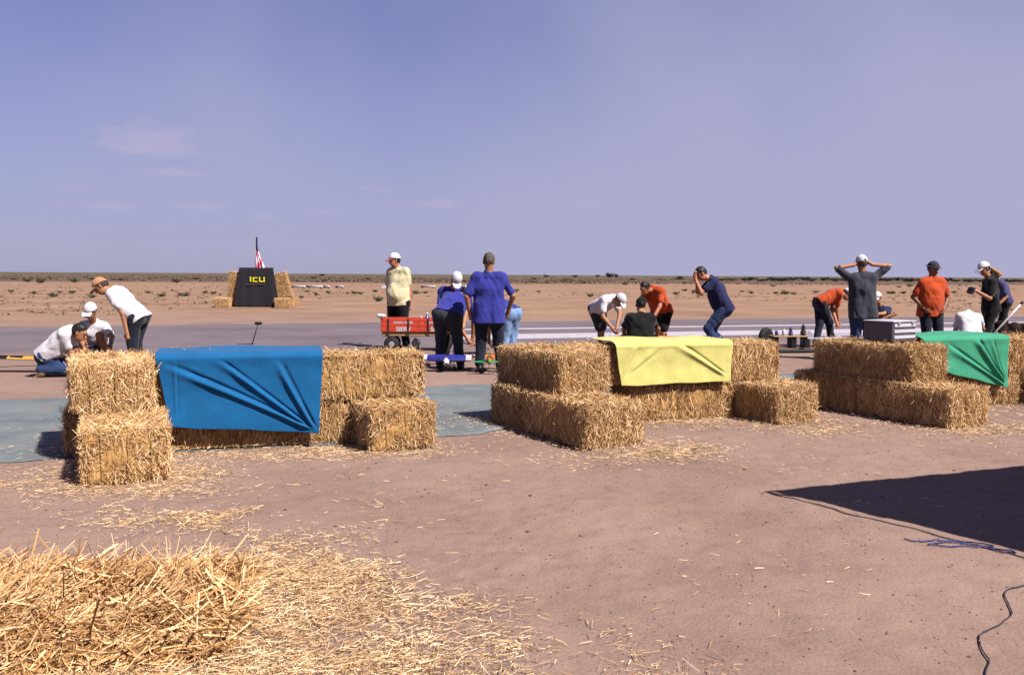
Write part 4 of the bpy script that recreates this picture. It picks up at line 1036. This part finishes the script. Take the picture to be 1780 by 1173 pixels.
engine('small dark model engine with cooling fins on the low stand', onst(.02, 0), BLU, .9)
engine('larger black model engine standing at the end of the low stand', onst(.30, .02), BLK, 1.15)
bottle('small white bottle standing on the low stand', onst(-.14, -.03), .15, .035, WHT, BLU); bottle('small blue bottle at the edge of the low stand', onst(-.27, .02), .12, .035, BLU, WHT)
p2 = gnd(1331, 603); t = thing('spare_wheel', 'black rubber tyre standing upright beside the low stand', 'wheel', (p2[0], p2[1], 0), R(35))
mb = MB(); mb.lathe([(.10, -.05), (.15, -.065), (.19, -.04), (.2, 0), (.19, .04), (.15, .065), (.10, .05)], (0, 0, .2), (0, 1, 0), 28); mb.build('tyre', RUB, t)
mb = MB(); mb.lathe([(.001, -.02), (.04, -.03), (.105, -.045), (.105, .045), (.04, .03), (.001, .02)], (0, 0, .2), (0, 1, 0), 20); mb.build('rim', DKMET, t)
p3 = gnd(1398, 612); t = thing('ramp_board', 'long dark board lying on the asphalt in front of the low stand', 'board', (p3[0], p3[1], 0), R(10))
mb = MB(); mb.box((0, 0, .034), (1.15, .3, .022), bev=.004); mb.build('deck', DKMET, t)
for x in (-.5, 0, .5): mb = MB(); mb.box((x, 0, .012), (.05, .28, .022)); mb.build('batten', BLK, t)

# ---- ribbed silver case on the green booth's upper bale
cc = at(1566, 592, 9.62); t = thing('ribbed_case', 'ribbed silver case with shade painted grey on its side, standing on a straw bale', 'case', (cc[0]-.05, 9.80, 2*BH+.012), R(33))
mb = MB(); mb.box((0, 0, .105), (.40, .36, .21), bev=.012); sh_ = mb.build('shell', GREYP, t)  # grey shell colour has the shade of the case's side painted in
for k in range(3): mb = MB(); mb.box((0, -.184, .05+k*.062), (.37, .014, .036), bev=.005); mb.build('rib', SILV, t)
mb = MB(); mb.box((0, 0, .216), (.41, .37, .014), bev=.004); mb.build('lid', SILV, t)
for x in (-.12, .12): mb = MB(); mb.box((x, -.196, .196), (.035, .012, .03), bev=.002); mb.build('latch', CHR, t)

# ---- stake with block head, thin rods
g = gnd(438, 599); top = at(449, 562, g[1]); t = thing('marker_stake', 'thin leaning stake with a small block head on the asphalt', 'stake', g)
mb = MB(); mb.tube([(0, 0, 0), tuple(top-g)], .011, 8); mb.build('shaft', DKMET, t)
mb = MB(); mb.box(tuple(top-g), (.14, .05, .055), bev=.008); mb.build('head', BRN, t); mb = MB(); mb.box((-.13, 0, .008), (.34, .05, .014), bev=.003); mb.build('foot_or_shadow', DKMET, t)  # flat dark bar on the ground is drawn as the stake's cast shadow
g = gnd(612, 598); t = MB().tube([(-.2, 0, .012), (.2, .05, .012)], .011, 8); o = t.build('rod', DKMET, None, g); tag(o, 'short black rod lying on the asphalt behind the blue booth', 'rod')
# transmitter held by the person in black
wv = pj['W'][0]+np.array([-.10, -.01, .01]); t = thing('transmitter', 'small dark radio transmitter held out in one hand', 'transmitter', wv)
mb = MB(); mb.box((0, 0, 0), (.07, .15, .12), roty(R(25)), bev=.01); mb.build('case', BLK, t); mb = MB(); mb.tube([(-.03, .04, .05), (-.12, .04, .14)], .004, 6); mb.build('antenna', CHR, t)
for s in (-1, 1): mb = MB(); mb.tube([(0, s*.035, .05), (0, s*.035, .085)], .005, 6); mb.build('stick', CHR, t)
# dark covered crate and white pole at the far end of the green booth
g = at(1762, 600, 16.6); t = thing('covered_crate', 'dark brown canvas covered crate behind the green booth', 'crate', (g[0]+.1, 16.9, 0), R(12))
s = SDF((-.6, -.4, 0), (.6, .4, .7), .018)
for x in (-.4, -.1, .2, .45): s.cap((x, -.2, .05), (x, -.2, .5-.1*x), .14, .12, .08); s.cap((x, .2, .05), (x, .2, .5-.1*x), .14, .12, .08)
s.cap((-.35, 0, .3), (.4, 0, .3), .25, .22, .1); s.wrinkle(.02, 18, 5); s.cut((0, 0, .003), (0, 0, -1)); V, Q = s.mesh(); link('canvas_cover', mesh_np('canvas_cover', V, Q, True, [BRN]), t)
mb = MB(); mb.box((0, 0, .25), (.7, .3, .3), bev=.01); mb.build('box', TANW, t)
a_, b_ = at(1753, 552, 16.4), at(1776, 527, 16.4); foot_or_shadow = a_+(a_-b_)*1.05; k = (a_[2])/(b_[2]-a_[2]); foot_or_shadow = a_-(b_-a_)*k
t = thing('white_pole', 'white pole leaning up from behind the green cloth', 'pole', (foot_or_shadow[0], foot_or_shadow[1], 0))
mb = MB(); mb.tube([(0, 0, .0), tuple(a_-foot_or_shadow), tuple((b_-foot_or_shadow)*.99)], .018, 8); mb.build('shaft', WHT, t); mb = MB(); mb.tube([tuple((b_-foot_or_shadow)*.985), tuple((b_-foot_or_shadow)*1.03)], .024, 8); mb.build('end_cap', BLK, t)

# ---- target stand on the far field: straw columns, black backdrop, flag
DB = float(gnd(450, 533)[1]); sB = DB/FPX
def fb(px, py): return at(px, py, DB)
FG = 'straw bales of the far backdrop'
XL = fb(407, 533)[0]
tags_l = ['bottom', 'second', 'third', 'top']
bale('straw bale standing on end at the straight edge of the black backdrop', center=(XL+.06, DB+.30), z=BH+.55, lean=4, group=FG)
bale('straw bale standing on end leaning along the slanting edge of the black backdrop', center=(fb(491, 533)[0], DB+.30), z=BH+.54, lean=-15, group=FG)
bale('straw bale carrying the one on end at the straight edge of the backdrop', th=R(2), z=0, center=(XL, DB+.42), group=FG)
bale('straw bale carrying the one leaning at the slanting edge of the backdrop', th=R(-3), z=0, center=(fb(497, 533)[0], DB+.42), group=FG)
bale('straw bale lying at the straight edge of the backdrop, in front of the others', th=R(12), z=0, center=(fb(394, 533)[0], DB-.45), group=FG)
bale('straw bale lying at the slanting edge of the backdrop, in front of the others', th=R(14), z=0, center=(fb(498, 533)[0], DB-.72), group=FG)
t = thing('backdrop', 'black cloth backdrop with yellow letters between straw bales', 'backdrop', (fb(450, 533)[0], DB-.12, 0))
x0 = fb(450, 533)[0]; TLx, TRx, BLx, BRx = fb(417, 467)[0]-x0, fb(476, 467)[0]-x0, fb(413, 533)[0]-x0, fb(490, 533)[0]-x0; ZT = fb(450, 467)[2]
nu, nz_ = 60, 30; G = np.zeros((nz_+1, nu+1, 3))
for i in range(nz_+1):
    tt = i/nz_; uu = np.linspace(0, 1, nu+1); G[i, :, 0] = TLx+(BLx-TLx)*tt+((TRx+(BRx-TRx)*tt)-(TLx+(BLx-TLx)*tt))*uu
    G[i, :, 2] = ZT*(1-tt)+.02; G[i, :, 1] = -.30*tt+.03*tt*np.sin(uu*22+2*np.sin(uu*5))+.012*vnoise(np.stack([uu*8, uu*0+tt*4], -1), 2)
n = nu+1; a, b_ = np.meshgrid(np.arange(nz_), np.arange(nu), indexing='ij'); Q = np.stack([a*n+b_, (a+1)*n+b_, (a+1)*n+b_+1, a*n+b_+1], -1).reshape(-1, 4)
o = link('black_sheet', mesh_np('black_sheet', G.reshape(-1, 3), Q, True, [cloth_mat('black sheet cloth', rgb('1e1b22'))]), t); md = o.modifiers.new('thick', 'SOLIDIFY'); md.thickness = .008; md.offset = 0
for x in (TLx+.05, TRx-.05): mb = MB(); mb.box((x, .06, ZT/2), (.06, .06, ZT)); mb.build('post', TANW, t)
mb = MB(); mb.box(((TLx+TRx)/2, .06, ZT+.02), (TRx-TLx, .07, .05)); mb.build('top_rail', BLK, t)
YL = simple('yellow letter paint', rgb('d8cc30'), .5, .3, .05)
def px_(x, y): q = fb(x, y); return q[0]-x0, q[2]
tilt = math.atan(.30/ZT)
def bar_(xa, ya, xb, yb, mat=YL, name='letter_stroke'):
    (ax, az_), (bx, bz) = px_(xa, ya), px_(xb, yb); zc = (az_+bz)/2; yy = -.30*(1-(zc-.02)/ZT)-.05
    mb = MB(); mb.box(((ax+bx)/2, yy, zc), (abs(bx-ax), .02, abs(bz-az_)), bev=.004); return mb.build(name, mat, t)
bar_(437.2, 481, 439.6, 490); bar_(442.2, 482, 444.6, 490.4); bar_(444.7, 482, 450.2, 484.0); bar_(444.7, 488.2, 450.2, 490.4)
bar_(453, 481.5, 455.4, 490.4); bar_(455.5, 488.2, 460.6, 490.4); bar_(460.7, 481.5, 463, 490.4)
for k in range(11): bar_(432+k*2.9, 493.4-.5*k/11, 434.2+k*2.9, 494.8-.5*k/11, GREYP, 'small_lettering')
# flag on its pole, hanging limp
fp = at(445, 533, DB+1.2); topz = at(445, 410, DB+1.2)[2]
t = thing('flagpole', 'thin flagpole with limp striped flag behind the black backdrop', 'flag', (fp[0], DB+1.2, 0))
mb = MB(); mb.tube([(0, 0, 0), (0, 0, topz)], [.022, .016], 10); mb.lathe([(.001, 0), (.03, .02), (.03, .04), (.001, .06)], (0, 0, topz), n=10); mb.build('pole', CHR, t)
FR, FW, FB = simple('flag red', rgb('d04a64'), .8), simple('flag white', rgb('f0e8f0'), .8), simple('flag blue', rgb('3a3f6c'), .8)
zt_, zm, zb_ = topz-.05, at(445, 433, DB+1.2)[2], at(445, 475, DB+1.2)[2]
nu, nz_ = 26, 40; G = np.zeros((nz_+1, nu+1, 3))
for i in range(nz_+1):
    tt = i/nz_; z = zt_+(zb_-zt_)*tt; wd = .09+.36*sstep(.2, 1, tt); uu = np.linspace(0, 1, nu+1)
    G[i, :, 0] = .02+wd*uu-.02*tt; G[i, :, 1] = .05*np.sin(uu*19+tt*2)*(.3+tt); G[i, :, 2] = z-.10*uu*tt
n = nu+1; a, b_ = np.meshgrid(np.arange(nz_), np.arange(nu), indexing='ij'); Q = np.stack([a*n+b_, (a+1)*n+b_, (a+1)*n+b_+1, a*n+b_+1], -1).reshape(-1, 4)
mi = np.where(a < nz_*.36, 2, ((b_*.28+a*.16).astype(int) % 2)).reshape(-1)
o = link('flag_cloth', mesh_np('flag_cloth', G.reshape(-1, 3), Q, True, [FR, FW, FB], mi), t)
# ---- low white barrier pipes across the field
for x0_, x1_ in ((506, 530), (533, 561), (563, 572), (584, 596), (732, 756)):
    a_, b_ = gnd(x0_, 500.5), gnd(x1_, 501)
    mb = MB(); mb.tube([(0, 0, .16), tuple((b_-a_)+np.array([0, 0, .16]))], .09, 8)
    t = thing('field_pipe', 'long white pipe lying on blocks far out on the bare field', 'pipe', a_, 0, 'white pipes on the field'); mb.build('pipe', WHT, t)
    for f in (.1, .9): mb = MB(); mb.box(tuple((b_-a_)*f+np.array([0, 0, .05])), (.2, .2, .1)); mb.build('block', DKMET, t)
g = gnd(667.5, 502); t = thing('white_box', 'white box standing far out on the field behind the pale yellow shirt', 'box', g)
mb = MB(); mb.box((0, 0, .17), (.46, .4, .32), bev=.02); mb.build('body', WHT, t); mb = MB(); mb.box((0, 0, .345), (.5, .44, .03), bev=.01); mb.build('lid', WHT, t)

# ---- shade canopy standing out of frame; its shadow falls into the picture
CZ = 2.2; c0 = gnd(1334, 853)[:2]; e1 = nrm3(np.append(gnd(1780, 808)[:2]-c0, 0)); e2 = nrm3(np.append(gnd(1780, 968)[:2]-c0, 0))
C0 = np.append(c0-SH*CZ, 0); SZ = 3.0
t = thing('shade_canopy', 'black shade canopy on four legs beside the dirt, shading the ground', 'canopy', C0)
FAB = simple('black shade cloth', rgb('121214'), .9)
nn = 30; G = np.zeros((nn+1, nn+1, 3))
for i in range(nn+1):
    for j in range(nn+1):
        a, b_ = i/nn, j/nn; ins = .055+.05*math.sin(math.pi*b_)
        q = e1*(ins*(1-a)+a*SZ)*1.0+e2*(b_*SZ); q = q+e1*0; G[i, j] = q+np.array([0, 0, CZ+.01+.35*min(a, 1-a, b_, 1-b_)*1.2])
n = nn+1; a, b_ = np.meshgrid(np.arange(nn), np.arange(nn), indexing='ij'); Q = np.stack([a*n+b_, (a+1)*n+b_, (a+1)*n+b_+1, a*n+b_+1], -1).reshape(-1, 4)
o = link('roof_cloth', mesh_np('roof_cloth', G.reshape(-1, 3), Q, True, [FAB]), t); md = o.modifiers.new('thick', 'SOLIDIFY'); md.thickness = .004
cs = [np.zeros(3), e1*SZ, e1*SZ+e2*SZ, e2*SZ]
for k in range(4):
    a_, b_ = cs[k], cs[(k+1) % 4]; mb = MB(); mb.tube([a_+[0, 0, CZ], b_+[0, 0, CZ]], .014, 8); mb.build('frame_bar', DKMET, t)
    mb = MB(); mb.tube([a_, a_+[0, 0, CZ]], .016, 8); mb.build('leg', DKMET, t)

# ---- cords on the dirt
def cord(label, pix, r, mat, name, wig=0.0, rep=1, seed=0):
    rg = np.random.default_rng(seed); P = np.array([gnd(*q) for q in pix]); out = []
    for i in range(len(P)-1):
        for k in range(8):
            q = P[i]+(P[i+1]-P[i])*k/8; out.append(q)
    out.append(P[-1]); out = np.array(out)
    for _ in range(3): out[1:-1] = (out[:-2]+2*out[1:-1]+out[2:])/4
    out[:, :2] += wig*np.stack([vnoise(np.stack([np.arange(len(out))*.3+seed, np.zeros(len(out))], -1), 5), vnoise(np.stack([np.arange(len(out))*.3+seed, np.ones(len(out))*7], -1), 6)], -1)
    out[:, 2] = ground_z(out)+r+.004
    mb = MB(); mb.tube(list(out), r, 6); o = mb.build(name, mat); return tag(o, label, 'cord')
rope = simple('faded blue rope', rgb('45476f'), .85, .2, .25, 80); wire = simple('dark grey cord', rgb('2c2c3a'), .7, .3, .3, 30)
cord('loose tangle of thin blue rope on the dirt beside the canopy shadow', [(1578, 940), (1600, 943), (1622, 938), (1650, 944), (1690, 948), (1730, 952), (1700, 944), (1660, 940), (1628, 946), (1612, 950), (1650, 954), (1700, 951), (1745, 957), (1770, 962), (1740, 960), (1690, 946), (1640, 942)], .004, rope, 'blue_rope', .02, seed=2)
cord('thin dark cord zigzagging over the dirt', [(1800, 1012), (1775, 1017), (1752, 1022), (1745, 1033), (1763, 1062), (1738, 1082), (1700, 1102), (1708, 1130), (1721, 1152), (1712, 1173), (1708, 1200)], .0032, wire, 'dark_cord', .004, seed=3)

# ================================================================ VEGETATION
def leaf_mat(name, a, b):
    M = Mat(name, .8, .2); g = M.n('ShaderNodeNewGeometry'); M.color(M.ramp(g.outputs['Random Per Island'], [(0, rgb(a)), (1, rgb(b))])); return M.m
LEAFS = [leaf_mat('grey green desert leaves', '3c4030', '666a4c'), leaf_mat('olive desert leaves', '3a3a24', '5e5a38'), leaf_mat('dark distant foliage', '24261f', '3a3c2c')]
TWIG = simple('dry twig bark', rgb('3a2c24'), .9)
def bush_meshes(seed, n, h, lw):
    rg = np.random.default_rng(seed); tips = []; mb = MB()
    for k in range(9):
        az_ = rg.uniform(0, 2*math.pi); sp_ = rg.uniform(.15, .48); tp_ = np.array([math.cos(az_)*sp_, math.sin(az_)*sp_, h*rg.uniform(.55, 1)])
        mb.tube([(0, 0, 0), tp_*np.array([.4, .4, .5]), tp_], [.018, .012, .005], 5); tips.append(tp_)
    tips = np.array(tips); ci = rg.integers(0, len(tips), n); P = tips[ci]*rg.uniform(.45, 1.05, (n, 1))+rg.normal(0, .075, (n, 3))*np.array([1, 1, .8]); P[:, 2] = np.maximum(P[:, 2], .02)
    D = rg.normal(size=(n, 3)); D /= np.linalg.norm(D, axis=1, keepdims=True)
    V, Q = strands(P, D, rg.uniform(.05, .11, n)*lw, rg.uniform(.02, .045, n)*lw, rg, .2, 1); V[:, 2] = np.maximum(V[:, 2], .003)
    return V, Q, mb
BV = [bush_meshes(s, 700, hh, 1.0) for s, hh in ((1, .5), (2, .38), (3, .62), (4, .3), (5, .45))]
BLEAF = {}; BSTEM = [bv[2].mesh('stems', TWIG) for bv in BV]
def bush(label, px, py, wpx, hpx, mi, group, i, name='desert_shrub', cat='shrub', zoff=0.0):
    g = gnd(px, py); s_ = wpx*g[1]/FPX; k = i % 5
    if (k, mi) not in BLEAF: BLEAF[(k, mi)] = mesh_np('foliage', BV[k][0], BV[k][1], False, [LEAFS[mi]])
    hh = float(BV[k][0][:, 2].max()); t = thing(name, label, cat, (g[0], g[1], zoff), i*1.7, group); t.scale = (s_, s_, hpx*g[1]/FPX/hh)
    link('foliage', BLEAF[(k, mi)], t); link('stems', BSTEM[k], t); return t
near = [(58, 511, 14, 6), (94, 516, 22, 10), (104, 510, 12, 6), (125, 510, 15, 6), (160, 518, 18, 8), (258, 510, 15, 5), (279, 516, 18, 8), (299, 506, 8, 4), (320, 515, 22, 8), (356, 510, 13, 6), (371, 511, 13, 6), (535, 508, 11, 5), (549, 514, 13, 7), (524, 518, 9, 5),
        (571, 510, 11, 6), (604, 511, 8, 4), (616, 511, 14, 7), (627, 512, 14, 6), (652, 508, 12, 5), (658, 524, 20, 11), (724, 511, 22, 7), (738, 510, 12, 5), (898, 507, 13, 6), (1027, 516, 16, 7), (1175, 512, 14, 6), (1205, 510, 10, 8), (1215, 516, 9, 4), (1306, 511, 13, 6), (1348, 511, 9, 5),
        (1365, 512, 18, 9), (1380, 512, 14, 5), (1417, 509, 12, 5), (1571, 511, 18, 6), (1549, 511, 16, 6), (936, 508, 9, 4), (1290, 508, 10, 4), (1190, 506, 12, 5), (1658, 510, 14, 5), (20, 508, 12, 5), (192, 508, 10, 4)]
SHL = {1: 'wide dark green shrub among smaller ones behind the squatting person', 9: 'small shrub beside the straight straw edge of the black backdrop', 10: 'small shrub beside the straight straw edge of the black backdrop', 4: 'low shrub behind the head of the bending person in white',
    11: 'small shrub on the field close beside the slanting straw edge of the backdrop', 12: 'small shrub on the field close beside the slanting straw edge of the backdrop', 13: 'small shrub on the field close beside the slanting straw edge of the backdrop', 19: 'pale green rounded shrub close behind the pale yellow shirt',
    20: 'flat wide shrub just behind the arm of the pale yellow shirt', 22: 'small shrub beside the shoulder of the blue shirted standing person', 23: 'shrub just behind the back of the bending person in white shirt and shorts', 29: 'tall dark shrub on the field between the navy shirt and the bending orange shirt'}
for i, (x, y, wp, hp_) in enumerate(near): bush(SHL.get(i, 'low grey green desert shrub on the bare field beyond the runway'), x, y, wp, hp_, 0 if i % 3 else 1, 'shrubs on the bare field', i)
mid = [(48, 491, 20, 9), (70, 492, 20, 10), (129, 491, 20, 9), (307, 492, 22, 10), (22, 486, 20, 4), (160, 486, 26, 4), (205, 487, 22, 4), (340, 486, 20, 4), (545, 484, 16, 4), (564, 490, 12, 6), (640, 486, 16, 4), (1086, 495, 10, 4), (1344, 498, 11, 4), (1581, 499, 9, 4), (1562, 500, 9, 4), (1100, 487, 20, 4), (1180, 486, 24, 4), (985, 487, 18, 4), (930, 486, 20, 4), (760, 488, 14, 4), (1705, 499, 12, 4)]
for i, (x, y, wp, hp_) in enumerate(mid): bush('olive scrub bush on the dark strip of ground below the skyline', x, y, wp, hp_, 1, 'scrub bushes toward the skyline', i+2, 'scrub_bush')
rg = np.random.default_rng(12)
for i in range(30):
    x = 1255+i*17.8+rg.uniform(-5, 5); yb = 481.2+(x-890)*.0058+rg.uniform(3.0, 5.0)
    bush('dark bush in the row along the skyline', x, yb, rg.uniform(20, 34), rg.uniform(4.0, 8.5), 2, 'dark bushes along the skyline', i, 'skyline_bush')
for i, (x, wp, hp_) in enumerate(((1060, 17, 11), (1039, 10, 6), (1071, 8, 7), (1000, 12, 5), (950, 14, 5), (1180, 16, 4), (560, 16, 4))):
    bush('tallest lone dark bush standing up against the sky' if i == 0 else 'small dark bush touching the tallest lone bush' if i in (1, 2) else 'low lone dark bush at the skyline', x, 481.5+(x-890)*.0058, wp, hp_, 2, 'lone bushes at the skyline', i+1, 'skyline_bush')
for i, (x, wp, hp_) in enumerate(((73, 11, 5), (117, 12, 4), (133, 16, 4), (157, 18, 5), (190, 13, 4), (204, 6, 4), (1140, 14, 3), (420, 14, 3), (300, 20, 3))):
    bush('distant flat topped tree clump above the plain', x, 477.2+(x-890)*.0058, wp, hp_+2.5, 2, 'tree clumps on the far plain', i, 'far_tree_clump', 'trees')
# dry tufts: nobody could count these
n = 3200; Yd = 30*np.exp(rg.random(n)*math.log(300/30)); Xd = (rg.random(n)-.5)*1.5*Yd; C = np.stack([Xd, Yd], -1)
keep = (vcoord(C) > RW_FAR+1.5) & (fbm(C*.03, 8, 3) > -.25); C = C[keep]; n = len(C); rep = 7
P = np.repeat(C, rep, 0)+rg.normal(0, .07, (n*rep, 2)); D = rg.normal(size=(n*rep, 3)); D[:, 2] = np.abs(D[:, 2])*.7+.25; D /= np.linalg.norm(D, axis=1, keepdims=True)
V, Q = strands(np.concatenate([P, np.zeros((n*rep, 1))], -1), D, rg.uniform(.05, .16, n*rep), rg.uniform(.02, .05, n*rep), rg, .2, 1)
o = link('dry_tufts', mesh_np('dry_tufts', V, Q, False, [leaf_mat('dry tuft stalks', '5a4a3c', '8a745e')])); tag(o, 'sparse dry tufts over the open field', 'grass', kind='stuff')
n = 6000; Yd = 150*np.exp(rg.random(n)*math.log(1500/150)); Xd = (rg.random(n)-.5)*1.5*Yd; C = np.stack([Xd, Yd], -1); C = C[fbm(C*.008, 18, 3) > -.1]; n = len(C); rep = 5
P = np.repeat(C, rep, 0)+rg.normal(0, .35, (n*rep, 2))*np.array([1.6, 1]); D = rg.normal(size=(n*rep, 3)); D[:, 2] = np.abs(D[:, 2])*.5+.3; D /= np.linalg.norm(D, axis=1, keepdims=True)
V, Q = strands(np.concatenate([P, np.zeros((n*rep, 1))], -1), D, rg.uniform(.10, .30, n*rep), rg.uniform(.2, .5, n*rep), rg, .2, 1)
o = link('far_scrub', mesh_np('far_scrub', V, Q, False, [leaf_mat('far scrub leaves', '4c4036', '62543f')])); tag(o, 'low far off scrub covering the plain below the skyline', 'scrub', kind='stuff')
